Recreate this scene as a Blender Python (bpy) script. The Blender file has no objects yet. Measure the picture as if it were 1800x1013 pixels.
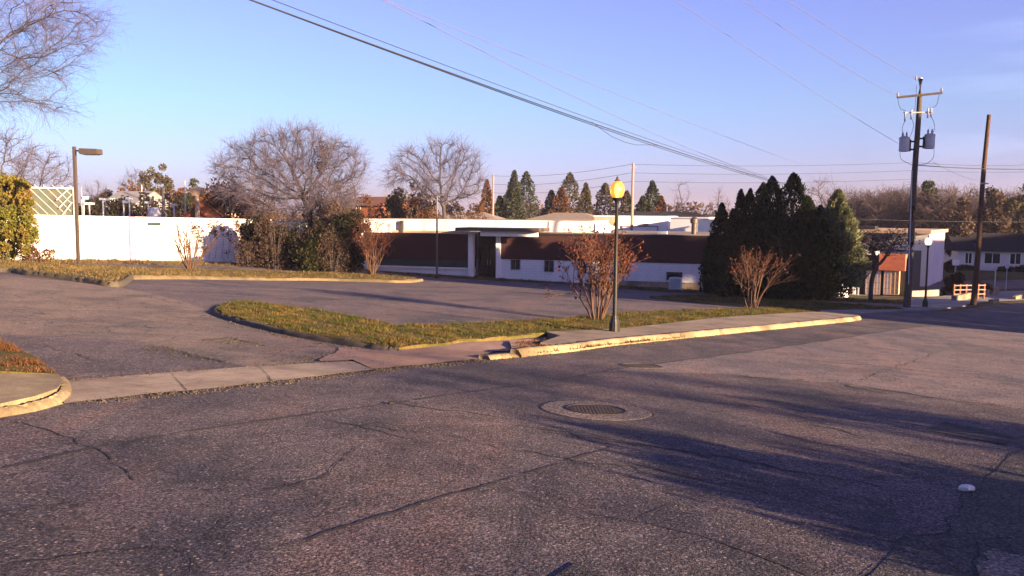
import bpy, bmesh, math, random
import numpy as np
from mathutils import Vector, Matrix, geometry
random.seed(7)
RNG = np.random.default_rng(11)
SC = bpy.context.scene
COL = SC.collection
rad = math.radians

# ------------------------------------------------------------------ camera
FPX, EYE = 1500.0, 1.6
PITCH = math.atan((506.5-375)/FPX)
CAMROT = Matrix.Rotation(math.pi/2-PITCH, 3, 'X') @ Matrix.Rotation(rad(0.5), 3, 'Z')
cam_data = bpy.data.cameras.new('camera'); cam = bpy.data.objects.new('camera', cam_data)
COL.objects.link(cam); SC.camera = cam
cam_data.lens = 30.0; cam_data.sensor_width = 36.0
cam_data.clip_start = 0.1; cam_data.clip_end = 3000
cam.matrix_world = Matrix.Translation((0, 0, EYE)) @ CAMROT.to_4x4()

def ray(u, v):
    return CAMROT @ Vector(((u-900)/FPX, -(v-506.5)/FPX, -1.0))
def at(u, v, d):
    r = ray(u, v)
    return Vector((r.x/r.y*d, d, EYE + r.z/r.y*d))

# ------------------------------------------------------------------ terrain
_cp = [(900,1013,4.2),(0,1013,3.9),(1800,1013,4.75),(0,730,7.5),(1048,721,9.4),(1800,700,12.4),(380,550,20.6),
       (700,612,15.3),(1080,590,21),(1500,563,31.5),(1800,575,34.5),(1595,542,44),(1712,535,47.5),(1800,533,51),
       (0,478,31),(0,600,12.6),(138,470,46),(500,492,50),(720,494,53),(45,456,62),(420,461,66),(680,476,69),
       (1275,512,61),(1440,523,56),(1550,521,62),(1000,520,41),(1740,476,104),(1325,546,34)]
CP = [tuple(at(*c)) for c in _cp]
CP += [(0,0,0),(0,-12,.7),(18,-6,-.55),(-18,-6,1.2),(0,110,-4.2),(-60,110,-3.2),(60,150,-5.6),(0,220,-5),(-150,160,-3.6),
       (160,160,-6.5),(30,15,-2.2),(70,10,-4.0),(40,-30,-1.0),(-60,30,-.6),(-60,0,1.0),(70,60,-5.0),(-40,-40,2.2),
       (0,-60,2.2),(120,-40,-3),(-140,60,-1.5),(140,60,-6)]
CP = np.array(CP)
def _tps():
    n = len(CP); P = CP[:, :2]
    d2 = ((P[:, None]-P[None])**2).sum(-1)
    K = np.where(d2 > 0, d2*np.log(np.maximum(d2, 1e-9))*.5, 0) + np.eye(n)*2.0
    A = np.zeros((n+3, n+3)); A[:n, :n] = K; A[:n, n] = 1; A[:n, n+1:] = P; A[n, :n] = 1; A[n+1:, :n] = P.T
    return np.linalg.solve(A, np.concatenate([CP[:, 2], [0, 0, 0]]))
_W = _tps()
def HH(x, y):
    x = np.atleast_1d(np.asarray(x, float)); y = np.atleast_1d(np.asarray(y, float)); n = len(CP)
    out = np.empty(len(x))
    for i in range(0, len(x), 20000):
        X, Y = x[i:i+20000], y[i:i+20000]
        d2 = (X[:, None]-CP[None, :, 0])**2 + (Y[:, None]-CP[None, :, 1])**2
        K = np.where(d2 > 0, d2*np.log(np.maximum(d2, 1e-9))*.5, 0)
        out[i:i+20000] = K@_W[:n] + _W[n] + _W[n+1]*X + _W[n+2]*Y
    r = np.hypot(x, y-40)
    t = np.clip((r-110)/90, 0, 1); t = t*t*(3-2*t)
    far = -5.0 - np.clip(x, -300, 300)*.008
    return out*(1-t) + far*t
def H(x, y): return float(HH(x, y)[0])
def gp(u, v, off=0.0):
    r = ray(u, v); r = r/r.y
    lo, prev = 2.0, 2.0
    d = 2.0
    while d < 400:
        if EYE + r.z*d < H(r.x*d, d): break
        prev = d; d *= 1.04
    lo, hi = prev, d
    for _ in range(22):
        m = (lo+hi)/2
        if EYE + r.z*m < H(r.x*m, m): hi = m
        else: lo = m
    return Vector((r.x*lo, lo, H(r.x*lo, lo)+off))
def base(u, d):
    v = 500.0
    for _ in range(12):
        p = at(u, v, d); h = H(p.x, p.y)
        v += (p.z-h)/d*FPX
    p = at(u, v, d); return Vector((p.x, p.y, H(p.x, p.y)))

# ------------------------------------------------------------------ object helpers
def tag(o, label=None, cat=None, group=None, kind=None):
    if label: o['label'] = label
    if cat: o['category'] = cat
    if group: o['group'] = group
    if kind: o['kind'] = kind
    return o
def empty(name, loc, rz=0.0):
    o = bpy.data.objects.new(name, None); COL.objects.link(o)
    o.location = loc; o.rotation_euler = (0, 0, rz); o.empty_display_size = .3
    return o
def link(name, me, m, parent=None, loc=None, smooth=False):
    me.materials.clear(); me.materials.append(m)
    o = bpy.data.objects.new(name, me); COL.objects.link(o)
    if parent: o.parent = parent
    if loc is not None: o.location = loc
    if smooth: me.polygons.foreach_set('use_smooth', [True]*len(me.polygons))
    return o
def copy_tree(o, parent=None):
    c = o.copy(); COL.objects.link(c); c.parent = parent
    for ch in [x for x in COL.objects if x.parent == o]: copy_tree(ch, c)
    return c
def fastmesh(name, V, F):
    """V (n,3) array, F (m,k) int array of faces of k corners"""
    V = np.asarray(V, np.float32); F = np.asarray(F, np.int32); k = F.shape[1]
    me = bpy.data.meshes.new(name)
    me.vertices.add(len(V)); me.vertices.foreach_set('co', V.ravel())
    me.loops.add(F.size); me.loops.foreach_set('vertex_index', F.ravel())
    me.polygons.add(len(F)); me.polygons.foreach_set('loop_start', np.arange(0, F.size, k, dtype=np.int32))
    me.polygons.foreach_set('loop_total', np.full(len(F), k, np.int32))
    me.update(calc_edges=True)
    return me

class MB:
    def __init__(s): s.bm = bmesh.new()
    def box(s, x0, x1, y0, y1, z0, z1, bev=0):
        r = bmesh.ops.create_cube(s.bm, size=1)
        vs = r['verts']
        for v in vs:
            v.co = Vector((x0+(v.co.x+.5)*(x1-x0), y0+(v.co.y+.5)*(y1-y0), z0+(v.co.z+.5)*(z1-z0)))
        if bev:
            es = list({e for v in vs for e in v.link_edges})
            bmesh.ops.bevel(s.bm, geom=es, offset=bev, segments=2, affect='EDGES', profile=.6)
        return s
    def rod(s, a, b, r0, r1=None, n=8, cap=True):
        a, b = Vector(a), Vector(b); r1 = r0 if r1 is None else r1
        q = (b-a).to_track_quat('Z', 'Y')
        R = []
        for p, r in ((a, r0), (b, r1)):
            R.append([s.bm.verts.new(p + q @ Vector((r*math.cos(i*2*math.pi/n), r*math.sin(i*2*math.pi/n), 0))) for i in range(n)])
        for i in range(n): s.bm.faces.new((R[0][i], R[0][(i+1) % n], R[1][(i+1) % n], R[1][i]))
        if cap: s.bm.faces.new(R[0][::-1]); s.bm.faces.new(R[1])
        return s
    def path(s, pts, r, n=6, r1=None):
        pts = [Vector(p) for p in pts]; R = []
        for k, p in enumerate(pts):
            t = (pts[min(k+1, len(pts)-1)]-pts[max(k-1, 0)]).normalized()
            rr = r if r1 is None else r+(r1-r)*k/(len(pts)-1)
            q = t.to_track_quat('Z', 'Y')
            R.append([s.bm.verts.new(p + q @ Vector((rr*math.cos(i*2*math.pi/n), rr*math.sin(i*2*math.pi/n), 0))) for i in range(n)])
        for k in range(len(R)-1):
            for i in range(n): s.bm.faces.new((R[k][i], R[k][(i+1) % n], R[k+1][(i+1) % n], R[k+1][i]))
        s.bm.faces.new(R[0][::-1]); s.bm.faces.new(R[-1])
        return s
    def lathe(s, prof, n=20, c=(0, 0, 0), flute=0):
        c = Vector(c); R = []
        for r, z in prof:
            R.append([s.bm.verts.new(c + Vector((max(r, .0005)*(1-(flute if i % 2 else 0))*math.cos(i*2*math.pi/n), max(r, .0005)*(1-(flute if i % 2 else 0))*math.sin(i*2*math.pi/n), z))) for i in range(n)])
        for k in range(len(R)-1):
            for i in range(n): s.bm.faces.new((R[k][i], R[k][(i+1) % n], R[k+1][(i+1) % n], R[k+1][i]))
        s.bm.faces.new(R[0][::-1]); s.bm.faces.new(R[-1])
        return s
    def prism(s, pts, y0, y1):
        """pts (x,z) polygon extruded along y"""
        a = [s.bm.verts.new((p[0], y0, p[1])) for p in pts]; b = [s.bm.verts.new((p[0], y1, p[1])) for p in pts]
        n = len(pts)
        s.bm.faces.new(a); s.bm.faces.new(b[::-1])
        for i in range(n): s.bm.faces.new((a[i], b[i], b[(i+1) % n], a[(i+1) % n]))
        return s
    def build(s, name, m, parent=None, loc=None, smooth=False):
        bmesh.ops.recalc_face_normals(s.bm, faces=s.bm.faces)
        me = bpy.data.meshes.new(name); s.bm.to_mesh(me); s.bm.free()
        o = link(name, me, m, parent, loc)
        if smooth:
            me.polygons.foreach_set('use_smooth', [True]*len(me.polygons))
            try: me.set_sharp_from_angle(angle=rad(40))
            except Exception: pass
        return o

# ------------------------------------------------------------------ materials
M = {}
class NT:
    def __init__(s, name):
        s.m = bpy.data.materials.new(name); s.m.use_nodes = True; s.t = s.m.node_tree
        s.p = s.t.nodes['Principled BSDF']; s.out = s.t.nodes['Material Output']
        s.tc = s.t.nodes.new('ShaderNodeTexCoord').outputs['Object']
    def n(s, kind, **kw):
        nd = s.t.nodes.new(kind)
        for k, v in kw.items():
            if k.startswith('_'): nd.inputs[k[1:].replace('_', ' ')].default_value = v
            else: setattr(nd, k, v)
        return nd
    def l(s, a, b): s.t.links.new(a, b)
    def noise(s, scale, detail=4, rough=.55, vec=None, dist=0):
        nd = s.n('ShaderNodeTexNoise'); nd.inputs['Scale'].default_value = scale; nd.inputs['Detail'].default_value = detail
        nd.inputs['Roughness'].default_value = rough; nd.inputs['Distortion'].default_value = dist
        s.l(vec or s.tc, nd.inputs['Vector']); return nd.outputs['Fac']
    def vor(s, scale, out='Distance', feature='F1'):
        nd = s.n('ShaderNodeTexVoronoi', feature=feature); nd.inputs['Scale'].default_value = scale
        s.l(s.tc, nd.inputs['Vector']); return nd.outputs[out]
    def ramp(s, fac, stops):
        nd = s.n('ShaderNodeValToRGB'); e = nd.color_ramp.elements
        while len(e) < len(stops): e.new(.5)
        for el, (p, c) in zip(e, stops):
            el.position = p; el.color = (*c, 1) if not isinstance(c, (int, float)) else (c, c, c, 1)
        s.l(fac, nd.inputs[0]); return nd.outputs[0]
    def mix(s, fac, a, b, mode='MIX'):
        nd = s.n('ShaderNodeMix', data_type='RGBA', blend_type=mode)
        for sock, v in ((nd.inputs[0], fac), (nd.inputs[6], a), (nd.inputs[7], b)):
            if isinstance(v, (int, float)): sock.default_value = v
            elif isinstance(v, tuple): sock.default_value = (*v, 1)
            else: s.l(v, sock)
        return nd.outputs[2]
    def color(s, c):
        if isinstance(c, tuple): s.p.inputs['Base Color'].default_value = (*c, 1)
        else: s.l(c, s.p.inputs['Base Color'])
    def bump(s, h, strength=.4, dist=.01):
        nd = s.n('ShaderNodeBump'); nd.inputs['Strength'].default_value = strength; nd.inputs['Distance'].default_value = dist
        s.l(h, nd.inputs['Height']); s.l(nd.outputs[0], s.p.inputs['Normal'])
    def rough(s, r): s.p.inputs['Roughness'].default_value = r
    def spec(s, r): s.p.inputs['Specular IOR Level'].default_value = r

def simple(name, c, rough=.7, var=.25, scale=6, metal=0, bump=0, spec=.4, bscale=None):
    t = NT(name); n = t.noise(scale, 5, .6)
    lo = tuple(x*(1-var) for x in c); hi = tuple(min(1, x*(1+var)) for x in c)
    t.color(t.ramp(n, [(.3, lo), (.7, hi)])); t.rough(rough); t.p.inputs['Metallic'].default_value = metal; t.spec(spec)
    if bump: t.bump(t.noise(bscale or scale*6, 4), bump, .01)
    M[name] = t.m; return t.m

def asphalt(name, c0, c1, speck, sscale=70, stain=.6, fine=1.0, cracks=.5, warm=.5):
    t = NT(name)
    mp = t.n('ShaderNodeMapping'); mp.inputs['Rotation'].default_value = (0, 0, rad(35)); mp.inputs['Scale'].default_value = (1, .16, 1); t.l(t.tc, mp.inputs['Vector'])
    big = t.noise(.45, 5, .6, dist=.6); med = t.noise(2.2, 5, .65); fin = t.noise(sscale*.75, 2, .75); lane = t.noise(.9, 4, .6, vec=mp.outputs[0], dist=.5)
    base_ = t.ramp(med, [(.3, c0), (.72, c1)])
    st = t.ramp(big, [(.36, (stain*.9, stain, stain*1.1)), (.55, (1, 1, 1))])
    col = t.mix(1.0, base_, st, 'MULTIPLY')
    col = t.mix(warm, col, t.ramp(lane, [(.32, (.55, .6, .72)), (.5, (1, 1, 1)), (.68, (1.28, 1.05, .92))]), 'MULTIPLY')
    gr = t.ramp(fin, [(.34, .22), (.5, .85), (.66, 2.3)])
    col = t.mix(fine*.95, col, gr, 'MULTIPLY')
    g2 = t.noise(sscale*.28, 3, .7); col = t.mix(.6, col, t.ramp(g2, [(.36, .55), (.5, 1.0), (.64, 1.5)]), 'MULTIPLY')
    v = t.vor(sscale*.5, 'Color'); sep = t.n('ShaderNodeSeparateColor'); t.l(v, sep.inputs[0])
    sp = t.ramp(sep.outputs[0], [(.8, 0.0), (.9, 1.0)])
    vd = t.ramp(t.vor(sscale*.5), [(.2, 1.0), (.4, 0.0)])
    mk = t.mix(1.0, sp, vd, 'MULTIPLY')
    nb = t.n('ShaderNodeMath', operation='MULTIPLY'); t.l(mk, nb.inputs[0]); nb.inputs[1].default_value = .85
    col = t.mix(nb.outputs[0], col, speck)
    # hairline crack web, only in worn places
    wn_ = t.n('ShaderNodeTexNoise'); wn_.inputs['Scale'].default_value = 3.5; wn_.inputs['Detail'].default_value = 5; t.l(t.tc, wn_.inputs['Vector'])
    va = t.n('ShaderNodeVectorMath', operation='MULTIPLY_ADD'); t.l(wn_.outputs['Color'], va.inputs[0]); va.inputs[1].default_value = (.35, .35, .35); t.l(t.tc, va.inputs[2])
    vo = t.n('ShaderNodeTexVoronoi', feature='DISTANCE_TO_EDGE'); vo.inputs['Scale'].default_value = 1.25; t.l(va.outputs[0], vo.inputs['Vector'])
    cm = t.ramp(vo.outputs['Distance'], [(.008, 1.0), (.02, 0.0)])
    cm = t.mix(1.0, cm, t.ramp(t.noise(.55, 4, .6, dist=.8), [(.45, 0.0), (.58, cracks)]), 'MULTIPLY')
    col = t.mix(cm, col, (.012, .011, .012))
    t.color(col); t.rough(.85); t.spec(.25)
    t.bump(fin, .8, .014); M[name] = t.m
    return t
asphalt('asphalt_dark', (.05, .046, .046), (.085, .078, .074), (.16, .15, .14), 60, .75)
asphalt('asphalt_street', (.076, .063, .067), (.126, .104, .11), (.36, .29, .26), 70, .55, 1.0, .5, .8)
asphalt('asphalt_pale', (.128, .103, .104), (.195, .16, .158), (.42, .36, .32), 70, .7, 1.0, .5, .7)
asphalt('asphalt_lot', (.1, .08, .082), (.148, .118, .118), (.4, .33, .3), 50, .6, .7, .5)
asphalt('asphalt_drive', (.155, .12, .1), (.21, .166, .138), (.32, .27, .22), 60, .66, .7, .8)
asphalt('asphalt_patch', (.035, .034, .036), (.06, .056, .056), (.12, .12, .12), 60, .8)
asphalt('manhole_collar', (.14, .112, .098), (.2, .162, .14), (.45, .4, .38), 60, .8)

def concrete(name, c0, c1, dirt, joints=None):
    t = NT(name)
    big = t.noise(.9, 5, .6, dist=.4); fin = t.noise(45, 3, .6); med = t.noise(6, 5, .6)
    col = t.ramp(med, [(.3, c0), (.7, c1)])
    dm = t.ramp(big, [(.42, 0.0), (.66, .85)])
    col = t.mix(dm, col, dirt)
    col = t.mix(.55, col, t.ramp(fin, [(.3, .6), (.7, 1.3)]), 'MULTIPLY')
    t.color(col); t.rough(.9); t.bump(fin, .4, .008); M[name] = t.m
concrete('concrete_walk', (.19, .15, .11), (.28, .225, .165), (.11, .08, .05))
concrete('concrete_apron', (.25, .2, .15), (.36, .29, .22), (.14, .1, .075))
concrete('kerb_concrete', (.21, .165, .09), (.32, .255, .15), (.1, .07, .035))
concrete('kerb_old', (.12, .09, .045), (.18, .14, .075), (.08, .06, .03))
concrete('dirt_walk', (.25, .15, .11), (.34, .22, .17), (.16, .09, .06))
concrete('kerb_shade_dark', (.05, .042, .035), (.09, .075, .055), (.05, .04, .02))  # kerb darkened in its colour to stand in for shade; grit shares it
concrete('concrete_dark', (.2, .19, .18), (.28, .27, .26), (.15, .14, .13))

t = NT('ground_soil'); n = t.noise(.5, 6, .6); n2 = t.noise(9, 5, .6)
c = t.ramp(n, [(.35, (.07, .06, .03)), (.6, (.13, .105, .05))]); c = t.mix(.6, c, t.ramp(n2, [(.3, .5), (.7, 1.4)]), 'MULTIPLY')
t.color(c); t.rough(1); t.spec(.1); t.bump(n2, .5, .03); M['ground_soil'] = t.m
t = NT('turf_soil'); n = t.noise(1.1, 6, .6); n2 = t.noise(22, 5, .6)
c = t.ramp(n, [(.35, (.06, .06, .016)), (.6, (.13, .095, .035))]); c = t.mix(.7, c, t.ramp(n2, [(.3, .5), (.7, 1.4)]), 'MULTIPLY')
t.color(c); t.rough(1); t.spec(.1); t.bump(n2, .6, .03); M['turf_soil'] = t.m

def leafy(name, cols, patch=None, scale=.8, trans=.25, rough=.65):
    t = NT(name); g = t.n('ShaderNodeNewGeometry')
    stops = [(i/(max(1, len(cols)-1)), c) for i, c in enumerate(cols)]
    col = t.ramp(g.outputs['Random Per Island'], stops)
    if patch:
        n = t.noise(scale, 3, .6)
        col = t.mix(t.ramp(n, [(.45, 0.0), (.62, 1.0)]), col, t.ramp(g.outputs['Random Per Island'], [(0, patch[0]), (1, patch[1])]))
    t.color(col); t.rough(rough); t.spec(.2)
    if trans:
        tr = t.n('ShaderNodeBsdfTranslucent'); t.l(col, tr.inputs['Color'])
        mx = t.n('ShaderNodeMixShader'); mx.inputs[0].default_value = trans
        t.l(t.p.outputs[0], mx.inputs[1]); t.l(tr.outputs[0], mx.inputs[2]); t.l(mx.outputs[0], t.out.inputs['Surface'])
    M[name] = t.m
leafy('grass_blade', [(.018, .034, .004), (.034, .05, .006), (.055, .066, .01), (.1, .085, .02)], ((.085, .06, .014), (.17, .115, .04)), 1.4)
leafy('grass_dry', [(.085, .062, .02), (.12, .085, .032), (.17, .115, .05), (.21, .145, .065)], ((.06, .055, .014), (.1, .075, .025)), .8)
leafy('conifer_green', [(.005, .012, .005), (.009, .019, .007), (.016, .028, .009), (.026, .038, .012)])
leafy('conifer_blue', [(.05, .07, .05), (.1, .12, .07), (.17, .18, .09), (.24, .23, .11)])
leafy('bush_green', [(.05, .065, .01), (.09, .1, .015), (.14, .135, .02), (.19, .16, .03)], ((.15, .11, .02), (.22, .15, .04)), .6)
leafy('ivy_dark', [(.006, .008, .004), (.011, .014, .006), (.02, .023, .009), (.03, .03, .012)], ((.02, .012, .008), (.045, .028, .018)), .7)
leafy('rust_leaf', [(.065, .028, .013), (.1, .044, .02), (.14, .066, .03), (.08, .05, .025)])
leafy('brown_brush', [(.04, .025, .018), (.066, .042, .03), (.095, .06, .042), (.052, .039, .027)])
leafy('seed_red', [(.06, .014, .009), (.095, .022, .012), (.13, .04, .018), (.05, .018, .011)])
leafy('bush_mid', [(.01, .014, .004), (.02, .025, .006), (.036, .04, .009), (.05, .046, .012)])
leafy('far_green', [(.018, .03, .017), (.03, .042, .022), (.048, .056, .028), (.068, .068, .034)])
leafy('far_olive', [(.045, .042, .02), (.07, .062, .03), (.1, .08, .04), (.065, .047, .028)])
leafy('dead_leaf', [(.06, .025, .01), (.1, .042, .016), (.15, .07, .027), (.075, .045, .018)])
simple('bark', (.05, .04, .038), .9, .4, 9, bump=.4)
simple('bark_pale', (.24, .19, .16), .9, .3, 9, bump=.2)
simple('twig', (.1, .086, .125), .95, .25, 3, spec=.1)
simple('twig_brown', (.075, .056, .058), .95, .3, 3, spec=.1)
simple('myrtle_bark', (.075, .038, .024), .8, .3, 14)
simple('pole_wood', (.06, .048, .04), .9, .35, 7, bump=.4)
simple('pole_wood_red', (.065, .034, .022), .9, .35, 7, bump=.4)
simple('black_iron', (.012, .011, .01), .5, .2, 20, spec=.35)
simple('bronze_metal', (.06, .045, .035), .5, .2, 10, spec=.5)
simple('grey_metal', (.36, .4, .46), .5, .15, 6, spec=.5)
simple('galv', (.35, .36, .38), .5, .2, 8)
simple('porcelain', (.3, .28, .3), .3, .1, 8)
simple('wire_dark', (.02, .022, .03), .6, .1, 3)
simple('wire_pale', (.12, .11, .18), .5, .1, 3)
simple('iron_rust', (.04, .03, .027), .75, .4, 30, bump=.5)
simple('trim_white', (.74, .73, .72), .6, .06, 2)
simple('trim_dark', (.014, .012, .014), .7, .2, 5)
simple('glass_dark', (.01, .014, .018), .12, .1, 2, spec=.6)
simple('glass_teal', (.035, .055, .06), .15, .15, .8, spec=.6)
simple('roof_gravel', (.22, .18, .15), .95, .25, 3)
simple('roof_dark', (.01, .01, .015), .9, .25, 5)
simple('far_white', (.6, .57, .55), .8, .1, .8)
simple('far_tan', (.42, .3, .2), .85, .2, 1)
simple('far_grey', (.2, .2, .22), .85, .2, 1)
simple('far_orange', (.2, .065, .03), .85, .2, 1)
simple('hvac', (.62, .66, .72), .5, .08, 3)
simple('steel_pale', (.5, .5, .46), .4, .1, 3)  # pale steel, one even tone
simple('litter_white', (.7, .68, .66), .8, .1, 20)
simple('crack_fill', (.012, .012, .014), .9, .3, 20)
simple('joint_and_shadow', (.028, .027, .032), .9, .6, 9)

def wallpaint(name, c, stain, stain_c, block=False):
    t = NT(name)
    mp = t.n('ShaderNodeMapping'); mp.inputs['Scale'].default_value = (1, 1, .25); t.l(t.tc, mp.inputs['Vector'])
    n = t.noise(1.2, 5, .6, vec=mp.outputs[0]); n2 = t.noise(14, 3)
    col = t.mix(t.ramp(n, [(.5, 0.0), (.78, stain)]), c, stain_c)
    col = t.mix(.2, col, t.ramp(n2, [(.3, .85), (.7, 1.1)]), 'MULTIPLY')
    if block:
        b = t.n('ShaderNodeTexBrick'); b.inputs['Scale'].default_value = 1; b.inputs['Brick Width'].default_value = .4; b.inputs['Row Height'].default_value = .2
        b.inputs['Mortar Size'].default_value = .012; b.inputs['Color1'].default_value = (1, 1, 1, 1); b.inputs['Color2'].default_value = (.95, .95, .95, 1); b.inputs['Mortar'].default_value = (.72, .7, .7, 1)
        sp = t.n('ShaderNodeSeparateXYZ'); t.l(t.tc, sp.inputs[0]); cb = t.n('ShaderNodeCombineXYZ'); t.l(sp.outputs[0], cb.inputs[0]); t.l(sp.outputs[2], cb.inputs[1])
        t.l(cb.outputs[0], b.inputs['Vector'])
        col = t.mix(.8, col, b.outputs['Color'], 'MULTIPLY')
    t.color(col); t.rough(.8); M[name] = t.m
wallpaint('wall_white_block', (.72, .7, .68), .9, (.26, .17, .2), True)
wallpaint('wall_white', (.74, .73, .73), .5, (.5, .48, .48))
wallpaint('wall_base', (.66, .68, .72), .4, (.4, .4, .42), True)
t = NT('brick_brown'); b = t.n('ShaderNodeTexBrick'); b.inputs['Scale'].default_value = 1
b.inputs['Brick Width'].default_value = .22; b.inputs['Row Height'].default_value = .075; b.inputs['Mortar Size'].default_value = .006
b.inputs['Color1'].default_value = (.05, .008, .01, 1); b.inputs['Color2'].default_value = (.026, .007, .007, 1); b.inputs['Mortar'].default_value = (.03, .015, .014, 1)
sp = t.n('ShaderNodeSeparateXYZ'); t.l(t.tc, sp.inputs[0]); cb = t.n('ShaderNodeCombineXYZ'); t.l(sp.outputs[0], cb.inputs[0]); t.l(sp.outputs[2], cb.inputs[1]); t.l(cb.outputs[0], b.inputs['Vector'])
t.color(b.outputs['Color']); t.rough(.9); M['brick_brown'] = t.m
t = NT('brick_orange'); b = t.n('ShaderNodeTexBrick'); b.inputs['Scale'].default_value = 1
b.inputs['Brick Width'].default_value = .22; b.inputs['Row Height'].default_value = .075; b.inputs['Mortar Size'].default_value = .006
b.inputs['Color1'].default_value = (.42, .1, .045, 1); b.inputs['Color2'].default_value = (.3, .075, .04, 1); b.inputs['Mortar'].default_value = (.3, .15, .1, 1)
sp = t.n('ShaderNodeSeparateXYZ'); t.l(t.tc, sp.inputs[0]); cb = t.n('ShaderNodeCombineXYZ'); t.l(sp.outputs[0], cb.inputs[0]); t.l(sp.outputs[2], cb.inputs[1]); t.l(cb.outputs[0], b.inputs['Vector'])
t.color(b.outputs['Color']); t.rough(.9); M['brick_orange'] = t.m
t = NT('globe_lit'); t.color((.8, .6, .25)); t.p.inputs['Emission Color'].default_value = (1, .62, .16, 1); t.p.inputs['Emission Strength'].default_value = .35; t.rough(.3); M['globe_lit'] = t.m
t = NT('bulb_lit'); t.color((1, .9, .6)); t.p.inputs['Emission Color'].default_value = (1, .75, .3, 1); t.p.inputs['Emission Strength'].default_value = 1.2; M['bulb_lit'] = t.m
t = NT('globe_glass'); t.color((1, .5, .1)); t.p.inputs['Transmission Weight'].default_value = .7; t.rough(.35)
t.p.inputs['Emission Color'].default_value = (1, .42, .05, 1); t.p.inputs['Emission Strength'].default_value = .06; M['globe_glass'] = t.m
t = NT('globe_white'); t.color((.9, .88, .85)); t.rough(.35); t.p.inputs['Emission Color'].default_value = (1, .8, .62, 1); t.p.inputs['Emission Strength'].default_value = .3; M['globe_white'] = t.m
# ------------------------------------------------------------------ ground
def drape(name, poly, step, off, m, skirt=0.0, kind='structure', rough_amp=0.0, jit=0.0):
    """poly: list of (x,y). Sheet following the terrain, off metres above it."""
    pts = []
    n = len(poly)
    for i in range(n):
        a = Vector(poly[i][:2]); b = Vector(poly[(i+1) % n][:2]); L = (b-a).length; k = max(1, int(L/step))
        for j in range(k): pts.append(a.lerp(b, j/k)+(Vector((random.uniform(-jit, jit), random.uniform(-jit, jit))) if jit else Vector((0, 0))))
    nb = len(pts)
    xs = [p.x for p in pts]; ys = [p.y for p in pts]
    def inside(x, y):
        c = False; j = nb-1
        for i in range(nb):
            if (ys[i] > y) != (ys[j] > y) and x < (xs[j]-xs[i])*(y-ys[i])/(ys[j]-ys[i])+xs[i]: c = not c
            j = i
        return c
    ins = []
    gx = np.arange(min(xs), max(xs), step)
    PX, PY = np.array(xs), np.array(ys)
    for k, gy in enumerate(np.arange(min(ys), max(ys), step*.87)):
        for x in gx:
            x2 = x + (step/2 if k % 2 else 0)
            if inside(x2, gy) and ((PX-x2)**2+(PY-gy)**2).min() > (step*.4)**2: ins.append(Vector((x2, gy)))
    allp = pts+ins
    edges = [(i, (i+1) % nb) for i in range(nb)]
    V, _, F, *_ = geometry.delaunay_2d_cdt(allp, edges, [], 1, 1e-5)
    X = np.array([v.x for v in V]); Y = np.array([v.y for v in V]); Z = HH(X, Y)+off
    if rough_amp: Z = Z + rough_amp*(np.sin(X*2.1+Y*1.3)*np.sin(Y*2.7-X*.8)+.5*np.sin(X*5.3)*np.sin(Y*4.9))*.5
    bm = bmesh.new(); vs = [bm.verts.new((X[i], Y[i], Z[i])) for i in range(len(V))]
    for f in F: bm.faces.new([vs[i] for i in f])
    bmesh.ops.recalc_face_normals(bm, faces=bm.faces)
    bm.normal_update()
    if bm.faces and sum(f.normal.z for f in bm.faces) < 0: bmesh.ops.reverse_faces(bm, faces=bm.faces)
    if skirt:
        be = [e for e in bm.edges if len(e.link_faces) == 1]
        r = bmesh.ops.extrude_edge_only(bm, edges=be)
        for v in r['geom']:
            if isinstance(v, bmesh.types.BMVert): v.co.z -= skirt
    me = bpy.data.meshes.new(name); bm.to_mesh(me); bm.free()
    me.polygons.foreach_set('use_smooth', [True]*len(me.polygons))
    if skirt: 
        try: me.set_sharp_from_angle(angle=rad(50))
        except Exception: pass
    return tag(link(name, me, m), kind=kind)
def PX(lst): return [tuple(gp(u, v)[:2]) for u, v in lst]
def smooth_line(P, n=8):
    """catmull-rom through 2-D points"""
    P = [Vector(p) for p in P]; out = []
    for i in range(len(P)-1):
        p0, p1, p2, p3 = P[max(i-1, 0)], P[i], P[i+1], P[min(i+2, len(P)-1)]
        for j in range(n):
            t = j/n
            out.append(.5*((2*p1)+(p2-p0)*t+(2*p0-5*p1+4*p2-p3)*t*t+(3*p1-p0-3*p2+p3)*t**3))
    out.append(P[-1]); return out

# base ground reaching the horizon
def ground_sheet():
    a = np.concatenate([-np.geomspace(1600, 75, 22), np.arange(-70, 90, 1.5), np.geomspace(95, 1600, 22)])
    b = np.concatenate([-np.geomspace(900, 26, 12), np.arange(-24, 125, 1.5), np.geomspace(130, 1800, 24)])
    X, Y = np.meshgrid(a, b); nx, ny = len(a), len(b)
    Z = HH(X.ravel(), Y.ravel()) - .035
    V = np.stack([X.ravel(), Y.ravel(), Z], 1)
    i, j = np.meshgrid(np.arange(nx-1), np.arange(ny-1)); k = (j*nx+i).ravel()
    F = np.stack([k, k+1, k+nx+1, k+nx], 1)
    me = fastmesh('ground', V, F); o = link('ground', me, M['ground_soil'], smooth=True)
    return tag(o, kind='structure')
ground_sheet()

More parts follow.
